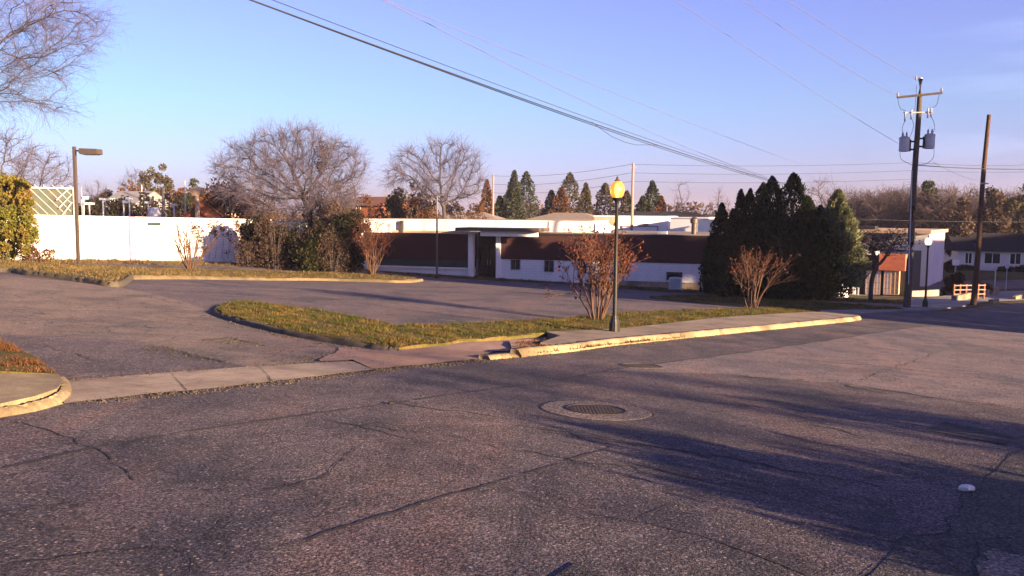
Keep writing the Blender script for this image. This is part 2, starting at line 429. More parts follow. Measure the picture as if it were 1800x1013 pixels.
# street: straight band, far kerb line measured, 7.4 m wide
KA = gp(0, 731); KB = gp(1500, 564)
sd = Vector((KB.x-KA.x, KB.y-KA.y)).normalized(); sn = Vector((sd.y, -sd.x))     # sn points to the near side
kerb_px = [(-160, 757), (0, 731), (60, 722), (110, 711), (250, 697), (400, 682), (550, 665), (655, 652), (760, 641), (850, 633), (905, 628), (1000, 617),
           (1080, 606), (1200, 594), (1300, 584), (1400, 574), (1480, 566), (1515, 562)]
kline = [Vector(p) for p in PX(kerb_px)]
far1 = [Vector(p) for p in PX([(1560, 556), (1640, 549), (1700, 543), (1760, 536), (1800, 532)])]
KE = far1[-1]
O = Vector((KA.x, KA.y))
w = 10.5
edge_far = [O - sd*16] + kline + far1 + [KE+Vector((10, 6)), KE+Vector((40, 14))]
near_pts = [KE+Vector((42, -4)), O+sn*w+sd*62, O+sn*w+sd*30, O+sn*w, O+sn*w-sd*16]
street_poly = [tuple(p) for p in edge_far+near_pts]
drape('street', street_poly, .9, 0.0, M['asphalt_street'])
drape('street_section', PX([(1060, 652), (1250, 628), (1400, 607), (1629, 574), (1760, 581), (1960, 597), (2020, 760), (1800, 719), (1640, 699), (1487, 677), (1250, 657)]), .35, .003, M['asphalt_pale'], jit=.06)  # paler asphalt past the seam; its tone also stands in for sunlight

# parking lot and driveway asphalt (between street, left side, and buildings)
lot_poly = [tuple(p+Vector((-.02, .02))) for p in kline[2:]] + [tuple(p) for p in far1[:2]] + \
    PX([(1600, 535), (1500, 531), (1300, 519), (1150, 512), (1000, 500), (880, 494), (740, 486), (660, 477), (560, 470), (420, 466), (250, 463), (100, 461), (-60, 459)]) + \
    [(-44, 55), (-46, 40), (-34, 20), (-22, 14)] + PX([(-120, 560), (0, 612), (50, 637), (85, 660), (108, 690)])
drape('parking_lot', lot_poly, 1.1, -.012, M['asphalt_lot'])
# paler driveway sweep on the left
drive = PX([(-200, 500), (0, 486), (120, 494), (205, 505), (300, 524), (375, 547), (420, 567), (520, 592), (640, 616), (700, 640), (655, 650), (560, 641), (300, 656), (112, 669), (80, 652), (0, 610), (-200, 545)])
drape('driveway', drive, .4, .004, M['asphalt_drive'], jit=.06)
drape('driveway_patch', PX([(-150, 596), (0, 590), (110, 592), (240, 600), (300, 614), (380, 632), (455, 650), (300, 657), (115, 668), (84, 655), (40, 628), (-60, 590)]), .35, .009, M['asphalt_lot'], jit=.05)
# concrete apron at the street
apron = PX([(112, 711), (92, 700), (104, 684), (106, 671), (300, 657), (430, 647), (560, 639), (620, 637), (655, 651), (550, 664), (400, 681), (250, 696)])
drape('driveway_apron', apron, .25, .014, M['concrete_apron'], jit=.025)
drape('dirt_pavement', PX([(560, 639), (600, 612), (660, 609), (720, 613), (800, 604), (900, 600), (985, 598), (960, 610), (905, 616), (870, 619), (850, 632), (760, 640), (657, 650), (620, 636)]), .25, .02, M['dirt_walk'], jit=.05, rough_amp=.02)

# verge: grass mounds with blades
def scatter_in(poly, n):
    P = [Vector(p[:2]) for p in poly]
    tri = geometry.tessellate_polygon([[Vector((p.x, p.y, 0)) for p in P]])
    T = np.array([[P[i][:] for i in t] for t in tri])
    A = np.abs((T[:, 1, 0]-T[:, 0, 0])*(T[:, 2, 1]-T[:, 0, 1])-(T[:, 2, 0]-T[:, 0, 0])*(T[:, 1, 1]-T[:, 0, 1]))/2
    k = RNG.choice(len(T), n, p=A/A.sum()); r1, r2 = RNG.random(n), RNG.random(n); s = np.sqrt(r1)
    return T[k, 0]*(1-s)[:, None]+T[k, 1]*(s*(1-r2))[:, None]+T[k, 2]*(s*r2)[:, None]
def blades(name, poly, n, h, wd, off, m, label):
    P = scatter_in(poly, n); Z = HH(P[:, 0], P[:, 1])+off
    # clumpy density
    k = (np.sin(P[:, 0]*3.1+1.7*np.sin(P[:, 1]*2.3))*np.sin(P[:, 1]*3.7+P[:, 0])+.5*np.sin(P[:, 0]*7.7-P[:, 1]*6.1) > RNG.random(n)*1.6-1.0)
    P, Z = P[k], Z[k]; n = len(P)
    ang = RNG.random(n)*6.283; tuft = np.clip(.75+.5*np.sin(P[:, 0]*4.3+np.sin(P[:, 1]*5.1)*2)*np.sin(P[:, 1]*3.9+P[:, 0]*1.3)+.35*np.sin(P[:, 0]*11+P[:, 1]*9), .15, 1.7); hh = h*(.3+RNG.random(n)*.9)*tuft; lean = RNG.normal(0, .45, (n, 2))*hh[:, None]
    dx = np.cos(ang)*wd/2; dy = np.sin(ang)*wd/2
    a = np.stack([P[:, 0]-dx, P[:, 1]-dy, Z], 1); b = np.stack([P[:, 0]+dx, P[:, 1]+dy, Z], 1)
    c = np.stack([P[:, 0]+lean[:, 0], P[:, 1]+lean[:, 1], Z+hh], 1)
    V = np.stack([a, b, c], 1).reshape(-1, 3); F = np.arange(3*n).reshape(-1, 3)
    return tag(link(name, fastmesh(name, V, F), m), label, 'grass', kind='stuff')
islB = PX([(378, 548), (388, 540), (410, 535), (440, 533), (560, 549), (700, 576), (830, 573), (1000, 563), (1100, 553), (1300, 545), (1400, 542), (1445, 547), (1430, 553),
           (1360, 557), (1250, 565), (1100, 583), (1060, 586), (950, 592), (830, 603), (740, 614), (700, 617), (655, 612), (520, 590), (420, 566)])
drape('grass_island', islB, .35, .07, M['turf_soil'], skirt=.25, rough_amp=.06, jit=.06)
blades('grass', islB, 95000, .085, .016, .06, M['grass_blade'], 'green and straw coloured turf on the wedge island beside the street')
blades('grass', islB, 5000, .05, .035, .075, M['dead_leaf'], 'fallen brown leaves strewn through the turf of the wedge island')
stripA = PX([(-160, 474), (0, 477), (50, 483), (100, 489), (150, 496), (190, 503), (212, 501), (228, 490), (350, 490), (520, 492), (700, 496), (738, 494), (700, 487), (560, 481), (400, 477), (250, 474), (100, 467), (0, 462), (-160, 459)])
drape('grass_strip', stripA, .8, .13, M['turf_soil'], skirt=.3, rough_amp=.04)
blades('grass', stripA, 46000, .09, .035, .125, M['grass_dry'], 'dry straw grass on the long strip below the white wall')
corner = PX([(-260, 540), (-100, 575), (0, 611), (30, 624), (60, 641), (88, 660), (101, 669), (0, 669), (-260, 668)])
drape('grass_corner', corner, .5, .1, M['turf_soil'], skirt=.2, rough_amp=.04)
blades('grass', corner, 42000, .06, .014, .09, M['dead_leaf'], 'rusty dead leaves and grass on the corner by the driveway')
# dark grass near buildings
g2 = PX([(1140, 524), (1200, 521), (1330, 526), (1450, 533), (1560, 541), (1590, 545), (1500, 546), (1400, 540), (1250, 535)])
drape('grass_bank', g2, .8, .06, M['turf_soil'], skirt=.1)
blades('grass', g2, 26000, .1, .03, .05, M['grass_blade'], 'short shaded grass beyond the far edge of the parking lot')
g3 = PX([(660, 477), (740, 486), (880, 494), (1000, 500), (1150, 512), (1300, 519), (1500, 531), (1600, 536), (1590, 528), (1500, 523), (1300, 512), (1150, 505), (1000, 493), (880, 486), (740, 480)])
blades('grass', g3, 30000, .12, .03, -.03, M['grass_blade'], 'dark shaded grass along the foot of the brown building')

blades('grass', PX([(55, 456), (430, 464), (430, 469), (55, 461)]), 9000, .22, .05, -.03, M['grass_dry'], 'straggly weeds along the foot of the long white wall')
# pavements
walkB = PX([(985, 598), (960, 591), (1060, 586), (1100, 583), (1250, 565), (1360, 557), (1430, 553), (1500, 551), (1512, 561), (1400, 573), (1200, 593), (1080, 604), (1000, 615), (950, 611)])
drape('pavement', walkB, .5, .105, M['concrete_walk'], skirt=.12)
cornerwalk = PX([(-260, 668), (0, 669), (104, 669), (110, 684), (100, 698), (60, 712), (0, 725), (-160, 750), (-300, 775)])
drape('pavement_corner', cornerwalk, .3, .08, M['kerb_concrete'], skirt=.12, rough_amp=.01)
drape('pavement_far', PX([(1500, 551), (1590, 546), (1640, 545), (1700, 538), (1690, 534), (1640, 540), (1590, 541), (1500, 546), (1430, 548)]), .6, .05, M['concrete_dark'], skirt=.08)

def kerb(name, pts, wdt, h, m, rough_=.012, off=0.0, gap=None):
    P = smooth_line(pts, 14); L = []; acc = 0
    rows = []
    for i, p in enumerate(P):
        t = (P[min(i+1, len(P)-1)]-P[max(i-1, 0)]).normalized(); nn = Vector((t.y, -t.x))
        z = H(p.x, p.y)+off; j = random.uniform(-rough_, rough_)*(1 if random.random() < .85 else 2.2)
        prof = [(wdt*.5+.04, -.06), (wdt*.5+.02, h*.35), (wdt*.5-.03+j, h*.86+j), (wdt*.5-.07+j, h+j*.5), (-wdt*.5+.02, h+j*.5), (-wdt*.5, -.06)]
        rows.append([(p.x+nn.x*a, p.y+nn.y*a, z+b) for a, b in prof])
    V = [v for r in rows for v in r]; k = 6; F = []
    for i in range(len(rows)-1):
        if gap and gap(i): continue
        for a in range(k-1): F.append((i*k+a, i*k+a+1, (i+1)*k+a+1, (i+1)*k+a))
    F += [(0, 1, 2, 3), (0, 3, 4, 5), (len(V)-1, len(V)-2, len(V)-3, len(V)-4), (len(V)-1, len(V)-4, len(V)-5, len(V)-6)]
    me = fastmesh(name, V, F); o = link(name, me, m)
    return tag(o, kind='structure')
kerb('kerb', PX([(905, 628), (930, 624), (1000, 617), (1080, 606), (1200, 594), (1300, 584), (1400, 574), (1480, 566), (1508, 562)]), .2, .14, M['kerb_concrete'], .02)
kerb('kerb_drive_end', PX([(850, 632), (870, 630), (905, 627)]), .22, .07, M['kerb_concrete'], .02)
kerb('kerb_corner', [Vector(p) for p in PX([(-300, 781), (-160, 757), (0, 731), (60, 720), (100, 706), (113, 690), (108, 672)])], .09, .07, M['kerb_concrete'])
kerb('kerb_strip', PX([(-160, 475), (0, 478), (50, 484), (100, 490), (150, 497), (192, 504), (214, 502), (230, 491)]), .1, .16, M['kerb_shade_dark'], .03)
kerb('kerb_strip_lot', PX([(230, 491), (350, 491), (520, 493), (700, 497), (742, 494)]), .1, .14, M['kerb_old'], .02)
kerb('kerb_island', PX([(376, 550), (384, 556), (420, 568), (520, 592), (655, 615), (700, 619)]), .1, .09, M['kerb_shade_dark'], .03)
# near-side gutter, lower right
kerb('kerb_near', [O+sn*(w+.02)+sd*t for t in (-14, -6, 0, 4, 10, 20, 40, 60)], .25, .05, M['concrete_dark'], .02)
drape('pavement_near', [tuple(O+sn*(w+.1)-sd*14), tuple(O+sn*(w+.1)+sd*60), tuple(O+sn*(w+2.2)+sd*60), tuple(O+sn*(w+2.2)-sd*14)], 1.0, .05, M['concrete_dark'])

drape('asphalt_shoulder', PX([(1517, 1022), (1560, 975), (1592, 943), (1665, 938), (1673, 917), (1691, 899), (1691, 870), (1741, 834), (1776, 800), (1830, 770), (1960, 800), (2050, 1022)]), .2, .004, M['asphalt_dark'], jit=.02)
# broken pale gutter slab at lower right
drape('gutter_slab', PX([(1722, 1010), (1735, 975), (1765, 957), (1830, 945), (1900, 930), (1900, 1100), (1700, 1100)]), .12, .012, M['manhole_collar'], rough_amp=.03, skirt=.04, jit=.03)

# cracks and seams, with some shadow streaks drawn as dark strips
def ribbon_obj(name, lines, m, off, k_w=1.0, fray=False):
    V, F = [], []
    def strip(P, wd, jit, st):
        Q = []
        for a, b in zip(P[:-1], P[1:]):
            k = max(2, int((b-a).length/st))
            for j in range(k): Q.append(a.lerp(b, j/k))
        Q.append(P[-1]); ph = [random.uniform(0, 6.28) for _ in range(6)]
        R = []
        for i, q in enumerate(Q):
            t = (Q[min(i+1, len(Q)-1)]-Q[max(i-1, 0)]).normalized(); nn = Vector((t.y, -t.x, 0)); s_ = i*st
            o = jit*(1.6*math.sin(s_*3.1+ph[0])+1.2*math.sin(s_*7.3+ph[1])+.9*math.sin(s_*17+ph[2])+.6*math.sin(s_*37+ph[3]))+random.uniform(-jit, jit)*.8
            R.append((q+nn*o, nn, t))
        b0 = len(V)
        for i, (q, nn, t) in enumerate(R):
            ww = wd*k_w*(.5+.22*math.sin(i*st*2.3+ph[4])+.12*math.sin(i*st*9+ph[5])+random.uniform(-.3, .35))/2 * (1 if 0 < i < len(R)-1 else .1)
            for s in (-1, 1):
                x, y = q.x+nn.x*ww*s, q.y+nn.y*ww*s; V.append((x, y, H(x, y)+off))
            if i: F.append((b0+2*i-2, b0+2*i-1, b0+2*i+1, b0+2*i))
        return R
    for pts, wd, jit in lines:
        P = [gp(u, v) for u, v in pts]; P = [Vector((p.x, p.y, 0)) for p in P]
        st = max(.05, min(.3, P[0].y/110)); R = strip(P, wd, jit, st)
        if fray:
            for _ in range(int(len(R)*st/.7)):
                q, nn, t = random.choice(R); d = (nn*random.choice((-1, 1))+t*random.uniform(-1, 1)).normalized(); L = random.uniform(.08, .4)
                strip([q, q+d*L*.5, q+(d+t*random.uniform(-.6, .6))*L], wd*.5, jit*.6, st)
    return tag(link(name, fastmesh(name, V, F), m), kind='structure')
ribbon_obj('road_cracks_and_shadow', [
    ([(20, 742), (100, 763), (135, 772), (140, 780), (190, 797), (205, 820), (232, 848)], .03, .012),
    ([(560, 738), (640, 750), (700, 768), (765, 782)], .025, .01),
    ([(0, 1005), (60, 990), (130, 980), (215, 965), (290, 960), (345, 945), (380, 932), (415, 895), (425, 875), (470, 865), (560, 842), (590, 820), (620, 785)], .02, .012),
    ([(380, 932), (470, 927), (540, 915), (610, 895), (660, 880), (690, 868)], .016, .01),
    ([(300, 962), (330, 980), (345, 1000), (340, 1013)], .016, .008),
    ([(425, 875), (520, 850), (600, 838), (638, 845)], .014, .01),
    ([(340, 845), (420, 832), (500, 822)], .015, .01), ([(0, 902), (60, 892), (130, 884)], .014, .01),
    ([(885, 855), (960, 885), (1050, 905), (1130, 920)], .018, .006), ([(960, 870), (1040, 890), (1120, 902)], .014, .012),
    ([(1590, 942), (1665, 938), (1672, 918), (1690, 900), (1690, 870), (1740, 835), (1775, 800), (1800, 780)], .018, .012),
    ([(1670, 935), (1720, 952), (1800, 948)], .022, .01), ([(1720, 952), (1722, 990), (1705, 1013)], .02, .01),
    ([(150, 553), (330, 572), (430, 580)], .06, .03), ([(60, 560), (150, 561), (220, 566)], .05, .03),  # first strip is a shadow streak across the driveway, drawn as a ribbon
    ([(1410, 744), (1470, 756), (1530, 768)], .05, .03), ([(1340, 760), (1420, 776), (1500, 790)], .04, .03),
    ([(1487, 676), (1530, 688), (1560, 694)], .07, .03)], M['crack_fill'], .006, .75, True)
ribbon_obj('road_seams_and_shadows', [  # sealed joints, some strips standing in for overhead wire shadows
    ([(0, 824), (150, 791), (330, 758), (500, 735), (690, 709), (820, 690), (960, 672), (1080, 650), (1250, 627), (1400, 606), (1500, 592), (1629, 573)], .11, .005),
    ([(430, 975), (550, 945), (680, 905), (830, 860), (950, 825), (1080, 785)], .055, .006),
    ([(1130, 920), (1240, 945), (1340, 980), (1430, 1016)], .03, .003), ([(1120, 912), (1200, 880), (1280, 848)], .022, .003),
    ([(1280, 848), (1400, 880), (1500, 910), (1590, 940)], .022, .003), ([(1590, 942), (1560, 975), (1515, 1020)], .022, .003),
    ([(900, 747), (1000, 760), (1100, 780), (1240, 800), (1380, 822), (1560, 860)], .07, .03),
    ([(620, 745), (760, 765), (900, 790), (1060, 815), (1240, 845)], .04, .03),
    ([(1471, 606), (1640, 622), (1810, 642)], .1, .03), ([(1338, 628), (1534, 643), (1660, 658), (1810, 675)], .1, .03),
    ([(1250, 657), (1487, 676), (1640, 698), (1810, 718)], .07, .03), ([(1503, 670), (1560, 652), (1639, 622)], .06, .02),
    ([(690, 709), (800, 722), (900, 738)], .04, .02), ([(930, 676), (1100, 690), (1300, 712), (1500, 740)], .05, .03)], M['joint_and_shadow'], .005, .8)
drape('asphalt_patch', PX([(1629, 757), (1661, 742), (1781, 768), (1766, 783)]), .3, .008, M['asphalt_patch'])
drape('asphalt_patch', PX([(960, 1025), (1012, 991), (1085, 1025)]), .2, .008, M['asphalt_patch'])
def stones(name, areas, m, label):
    V, F = [], []; T = [(0, 2, 1), (0, 1, 3), (1, 2, 3), (2, 0, 3)]
    for poly, n, smin, smax in areas:
        P = scatter_in(poly, n); Z = HH(P[:, 0], P[:, 1])
        for k in range(n):
            s_ = random.uniform(smin, smax)*random.random()**.5; b0 = len(V); a0 = random.uniform(0, 6.28)
            for q in range(3): V.append((P[k, 0]+math.cos(a0+q*2.1)*s_*random.uniform(.6, 1.2), P[k, 1]+math.sin(a0+q*2.1)*s_*random.uniform(.6, 1.2), Z[k]-.002))
            V.append((P[k, 0], P[k, 1], Z[k]+.012+s_*random.uniform(.4, .9)))
            F += [(b0+i, b0+j2, b0+l) for i, j2, l in T]
    return tag(link(name, fastmesh(name, V, F), m), label, 'gravel', kind='stuff')
r1 = PX([(240, 612), (290, 607), (335, 620), (385, 634), (380, 642), (330, 634), (280, 626)]); r2 = PX([(352, 598), (400, 593), (450, 600), (470, 612), (420, 612), (380, 606)])
r3 = PX([(440, 640), (520, 630), (610, 612), (700, 618), (760, 628), (655, 648), (560, 636)]); r4 = PX([(112, 668), (300, 653), (560, 636), (560, 641), (300, 660), (112, 674)])
r5 = PX([(110, 707), (400, 678), (655, 648), (905, 624), (905, 634), (655, 658), (400, 688), (110, 716)]); r6 = PX([(905, 626), (1080, 604), (1300, 582), (1500, 562), (1500, 568), (1300, 589), (1080, 614), (905, 634)])
r7 = PX([(376, 548), (420, 566), (520, 590), (655, 614), (650, 622), (510, 598), (410, 572), (368, 552)])
stones('gravel', [(r1, 420, .008, .03), (r2, 360, .008, .03), (r3, 900, .008, .035), (r4, 700, .006, .03), (r5, 1500, .005, .025), (r6, 1200, .008, .03), (r7, 500, .01, .04)], M['kerb_shade_dark'], 'dark grit and crumbled asphalt along the driveway and gutters')
ribbon_obj('driveway_cracks', [([(240, 618), (290, 612), (345, 628), (400, 640)], .05, .02), ([(355, 600), (400, 596), (455, 606), (520, 622)], .05, .02), ([(120, 690), (300, 676), (420, 660)], .012, .01), ([(300, 657), (330, 690)], .015, .003), ([(455, 645), (480, 674)], .015, .003),
    ([(20, 600), (120, 620), (200, 650)], .025, .02), ([(60, 520), (220, 530), (330, 548)], .04, .03), ([(480, 505), (620, 520), (760, 540)], .05, .03), ([(700, 500), (860, 510), (1000, 530)], .05, .03)], M['crack_fill'], .02, .9, True)
ribbon_obj('parking_lines', [([(600, 547), (634, 550)], .1, .01), ([(768, 562), (806, 566)], .1, .01), ([(700, 536), (766, 543)], .08, .01), ([(862, 529), (910, 534)], .1, .01), ([(300, 505), (350, 506)], .1, .01), ([(430, 508), (500, 510)], .1, .01)], simple('worn_paint', (.3, .26, .22), .9, .5, 9), .012, .8)
drape('gutter_soil', PX([(895, 604), (930, 602), (985, 607), (1000, 615), (960, 621), (910, 628), (900, 618)]), .2, .055, M['dirt_walk'], rough_amp=.05)

def manhole(u, v, r, ring, label):
    p = gp(u, v); e = .3
    nx = (H(p.x+e, p.y)-H(p.x-e, p.y))/(2*e); ny = (H(p.x, p.y+e)-H(p.x, p.y-e))/(2*e)
    o = empty('manhole', p); o.rotation_mode = 'QUATERNION'
    o.rotation_quaternion = Vector((0, 0, 1)).rotation_difference(Vector((-nx, -ny, 1)).normalized())
    MB().lathe([(ring, -.05), (ring, .003), (ring-.02, .006), (r+.035, .006), (r+.035, -.04)], 48).build('collar', M['manhole_collar'], o)
    b = MB().lathe([(r+.033, -.05), (r+.033, .014), (r+.012, .014), (r+.01, .002), (r, .002), (r-.006, .008), (0, .008)], 40)
    for ix in range(-7, 8):
        for iy in range(-7, 8):
            x, y = ix*r/7.8, iy*r/7.8
            if math.hypot(x, y) < r-.03: b.box(x-.014, x+.014, y-.014, y+.014, .004, .011)
    b.build('cover', M['iron_rust'], o)
    for s in (-1, 1): MB().box(s*r*.72-.03, s*r*.72+.03, -.012, .012, .0085, .0105).build('pick_hole', M['trim_dark'], o)
    if ring > .5:
        MB().lathe([(ring+.022, -.03), (ring+.022, .002), (ring+.004, .002), (ring+.004, -.03)], 48).build('seal_ring', M['crack_fill'], o)
    return tag(o, label, 'manhole')
manhole(1048, 721, .31, .62, 'round rusty manhole cover set in a pale concrete ring, in the open street')
manhole(1128, 644, .31, .4, 'smaller looking dark manhole farther off, nearer the kerb and lamp post')
for u, v, s, lb in ((1698, 863, .05, 'crumpled white scrap of litter lying on the shaded asphalt near the gutter'),
                    (688, 711, .03, 'tiny dark stone lying on the long street seam')):
    bm = bmesh.new(); bmesh.ops.create_icosphere(bm, subdivisions=2, radius=s)
    for vv in bm.verts: vv.co = Vector((vv.co.x*1.3, vv.co.y*.9, vv.co.z*.6))*random.uniform(.6, 1.25)
    me = bpy.data.meshes.new('litter'); bm.to_mesh(me); bm.free()
    o = link('litter_scrap' if s > .04 else 'stone', me, M['litter_white'] if s > .04 else M['trim_dark']); o.location = gp(u, v, s*.4)
    tag(o, lb, 'litter' if s > .04 else 'stone')
# leaf litter in the gutter
gl = PX([(905, 606), (985, 600), (1000, 616), (1080, 606), (1075, 600), (1200, 592), (1205, 597), (1080, 610), (990, 622), (910, 630)])
blades('leaf_litter', gl, 2600, .06, .03, .05, M['dead_leaf'], 'rusty leaf litter and weeds in the broken gutter')
COL.objects[-1]['category'] = 'leaf litter'
# ------------------------------------------------------------------ vegetation
def tubes(name, A, B, RA, RB, m, parent):
    A, B, RA, RB = map(np.asarray, (A, B, RA, RB))
    D = B-A; L = np.linalg.norm(D, axis=1); ok = L > 1e-5; A, B, RA, RB, D, L = A[ok], B[ok], RA[ok], RB[ok], D[ok], L[ok]
    D = D/L[:, None]
    ref = np.where(np.abs(D[:, 2:3]) > .9, np.array([[1., 0, 0]]), np.array([[0, 0, 1.]]))
    U = np.cross(D, ref); U /= np.linalg.norm(U, axis=1)[:, None]; W = np.cross(D, U)
    V, F, off = [], [], 0
    for n, sel in ((7, RA > .07), (4, (RA <= .07) & (RA > .02)), (3, RA <= .02)):
        if not sel.any(): continue
        k = sel.sum(); an = np.arange(n)*2*math.pi/n
        ring = U[sel][:, None]*np.cos(an)[None, :, None]+W[sel][:, None]*np.sin(an)[None, :, None]
        va = A[sel][:, None]+ring*RA[sel][:, None, None]; vb = B[sel][:, None]+ring*RB[sel][:, None, None]
        V.append(np.concatenate([va, vb], 1).reshape(-1, 3))
        b = (np.arange(k)*2*n)[:, None]; i = np.arange(n)[None]
        F.append(np.stack([b+i, b+(i+1) % n, b+n+(i+1) % n, b+n+i], -1).reshape(-1, 4)+off); off += k*2*n
    me = fastmesh(name, np.concatenate(V), np.concatenate(F))
    o = link(name, me, m, parent); me.polygons.foreach_set('use_smooth', [True]*len(me.polygons)); return o
def colonize(attr, trunk, step, kill, rng, maxit=140, wob=.25):
    """trunk: list of points (root first) already grown"""
    N = [np.array(p, float) for p in trunk]; par = [-1]+list(range(len(trunk)-1))
    A = attr.copy(); best = np.full(len(A), 1e9); bi = np.zeros(len(A), int); done = 0
    for it in range(maxit):
        new = np.array(N[done:]); 
        if len(new) == 0: break
        d = np.linalg.norm(A[:, None]-new[None], axis=2); j = d.argmin(1); dm = d[np.arange(len(A)), j]
        u = dm < best; best[u] = dm[u]; bi[u] = j[u]+done; done = len(N)
        keep = best > kill; A, best, bi = A[keep], best[keep], bi[keep]
        if len(A) == 0: break
        nodes = np.array(N); act = np.unique(bi)
        dirs = np.zeros((len(nodes), 3)); v = A-nodes[bi]; v /= np.linalg.norm(v, axis=1)[:, None]
        np.add.at(dirs, bi, v)
        for a in act:
            dd = dirs[a]; dd = dd/(np.linalg.norm(dd)+1e-6)
            if par[a] >= 0:
                pd = nodes[a]-nodes[par[a]]; dd = dd+.55*pd/(np.linalg.norm(pd)+1e-6)
            dd = dd+rng.normal(0, wob, 3); dd /= np.linalg.norm(dd)
            N.append(nodes[a]+dd*step*rng.uniform(.75, 1.2)); par.append(a)
    return np.array(N), np.array(par)
def radii(N, par, tip, expo=2.3, rmax=None):
    r = np.zeros(len(N)); acc = np.zeros(len(N))
    for i in range(len(N)-1, -1, -1):
        r[i] = tip if acc[i] == 0 else acc[i]**(1/expo)
        if par[i] >= 0: acc[par[i]] += r[i]**expo
    if rmax: r = r*np.where(r > tip*2, 1, 1); r = np.minimum(r, rmax)
    return r
def bare_tree(name, loc, attr, trunk, step, kill, tip, rmax, seed, twn, twl, twr, m_bark='bark', m_twig='twig', droop=0.0, twsplit=2, rexp=2.3):
    """attr, trunk in local coordinates. Returns Empty with trunk (limbs) and crown (fine twigs)."""
    rng = np.random.default_rng(seed)
    o = empty(name, loc)
    N, par = colonize(attr, trunk, step, kill, rng)
    r = radii(N, par, tip, rexp, rmax); r = np.maximum(r, tip)
    i = np.arange(1, len(N)); pa = par[1:]
    flare = 1
    tubes('trunk', N[pa], N[i], np.minimum(r[pa], r[i]*1.35), r[i], M[m_bark], o)
    # twigs
    th = np.where(r[1:] < tip*2.4)[0]+1
    idx = np.repeat(th, twn); d = N[idx]-N[par[idx]]; d /= np.linalg.norm(d, axis=1)[:, None]
    P0 = N[idx]-d*(rng.random(len(idx))*step)[:, None]
    A, B, R0, R1 = [], [], [], []
    dd = d+rng.normal(0, .55, d.shape); dd[:, 2] += .15-droop; dd /= np.linalg.norm(dd, axis=1)[:, None]
    L = twl*(.5+rng.random(len(idx)))[:, None]
    P1 = P0+dd*L*.5; d2 = dd+rng.normal(0, .3, d.shape); d2[:, 2] += .12-droop; d2 /= np.linalg.norm(d2, axis=1)[:, None]
    P2 = P1+d2*L*.5
    A += [P0, P1]; B += [P1, P2]; R0 += [np.full(len(idx), twr), np.full(len(idx), twr*.75)]; R1 += [np.full(len(idx), twr*.75), np.full(len(idx), twr*.3)]
    for s in range(twsplit):
        t = rng.random((len(idx), 1)); Q = P0*(1-t)+P1*t if s % 2 else P1*(1-t)+P2*t
        d3 = dd+rng.normal(0, .6, d.shape); d3[:, 2] -= droop; d3 /= np.linalg.norm(d3, axis=1)[:, None]
        A.append(Q); B.append(Q+d3*L*.45); R0.append(np.full(len(idx), twr*.7)); R1.append(np.full(len(idx), twr*.25))
    tubes('crown', np.concatenate(A), np.concatenate(B), np.concatenate(R0), np.concatenate(R1), M[m_twig], o)
    return o
def ellip(rng, n, c, r, shell=.45, zmin=None, flat=0):
    P = rng.normal(size=(n*3, 3)); P /= np.linalg.norm(P, axis=1)[:, None]
    P *= (shell+(1-shell)*rng.random(len(P))**.6)[:, None]
    P = P*np.array(r)+np.array(c)
    if zmin is not None: P = P[P[:, 2] > zmin]
    return P[:n]
def leaf_mesh(name, P, Dr, L, Wd, m, parent, rng):
    n = len(P); Dr = Dr/np.maximum(np.linalg.norm(Dr, axis=1), 1e-6)[:, None]
    s = np.cross(Dr, rng.normal(size=(n, 3))); s /= np.maximum(np.linalg.norm(s, axis=1), 1e-6)[:, None]
    L = (L*(.6+.8*rng.random(n)))[:, None]; Wd = (Wd*(.6+.8*rng.random(n)))[:, None]
    V = np.stack([P-Dr*L*.5, P+s*Wd*.5, P+Dr*L*.5, P-s*Wd*.5], 1).reshape(-1, 3)
    F = np.arange(4*n).reshape(-1, 4)
    return link(name, fastmesh(name, V, F), m, parent)
def clump_pts(rng, centres, rc, per):
    C = np.repeat(np.asarray(centres), per, 0); n = len(C)
    d = rng.normal(size=(n, 3)); d /= np.linalg.norm(d, axis=1)[:, None]
    rr = np.repeat(np.asarray(rc)*np.ones(len(centres)), per)
    P = C+d*(rr*(.55+.5*rng.random(n)))[:, None]
    return P, d
def stem_obj(parent, h, r, m='bark', name='trunk', lean=(0, 0)):
    MB().path([(0, 0, -.2), (lean[0]*.4, lean[1]*.4, h*.4), (lean[0], lean[1], h)], r, 7, r*.35).build(name, M[m], parent, smooth=True)
def bush(name, loc, rx, ry, h, n_clump, per, leaf, m, seed, label, cat='shrub', group=None, z0=.1, rc=.35, up=.3, stems=True, trunk_m='bark'):
    rng = np.random.default_rng(seed); o = empty(name, loc)
    C = ellip(rng, n_clump, (0, 0, h*.5), (rx, ry, h*.52), .35); C[:, 2] = np.maximum(C[:, 2], z0+rc*.5)
    k = 1+.1*np.sin(C[:, 2]*2.1+seed)+.08*np.sin(C[:, 0]*3+seed*2); C[:, 0] *= k
    P, d = clump_pts(rng, C, rc*(.6+.8*rng.random(n_clump)), per); d[:, 2] += up
    g = P[:, 2] > .02
    leaf_mesh('crown', P[g], (d+rng.normal(0, .5, d.shape))[g], leaf, leaf*.55, M[m], o, rng)
    b = MB()
    for i in range(7 if stems else 1):
        a = i*.9+seed; e = rng.uniform(.25, .6)
        b.path([(math.cos(a)*.1*rx, math.sin(a)*.1*ry, -.15), (math.cos(a)*rx*e*.5, math.sin(a)*ry*e*.5, h*.35), (math.cos(a)*rx*e, math.sin(a)*ry*e, h*.8)], .05, 5, .015)
    b.build('trunk', M[trunk_m], o)
    return tag(o, label, cat, group)
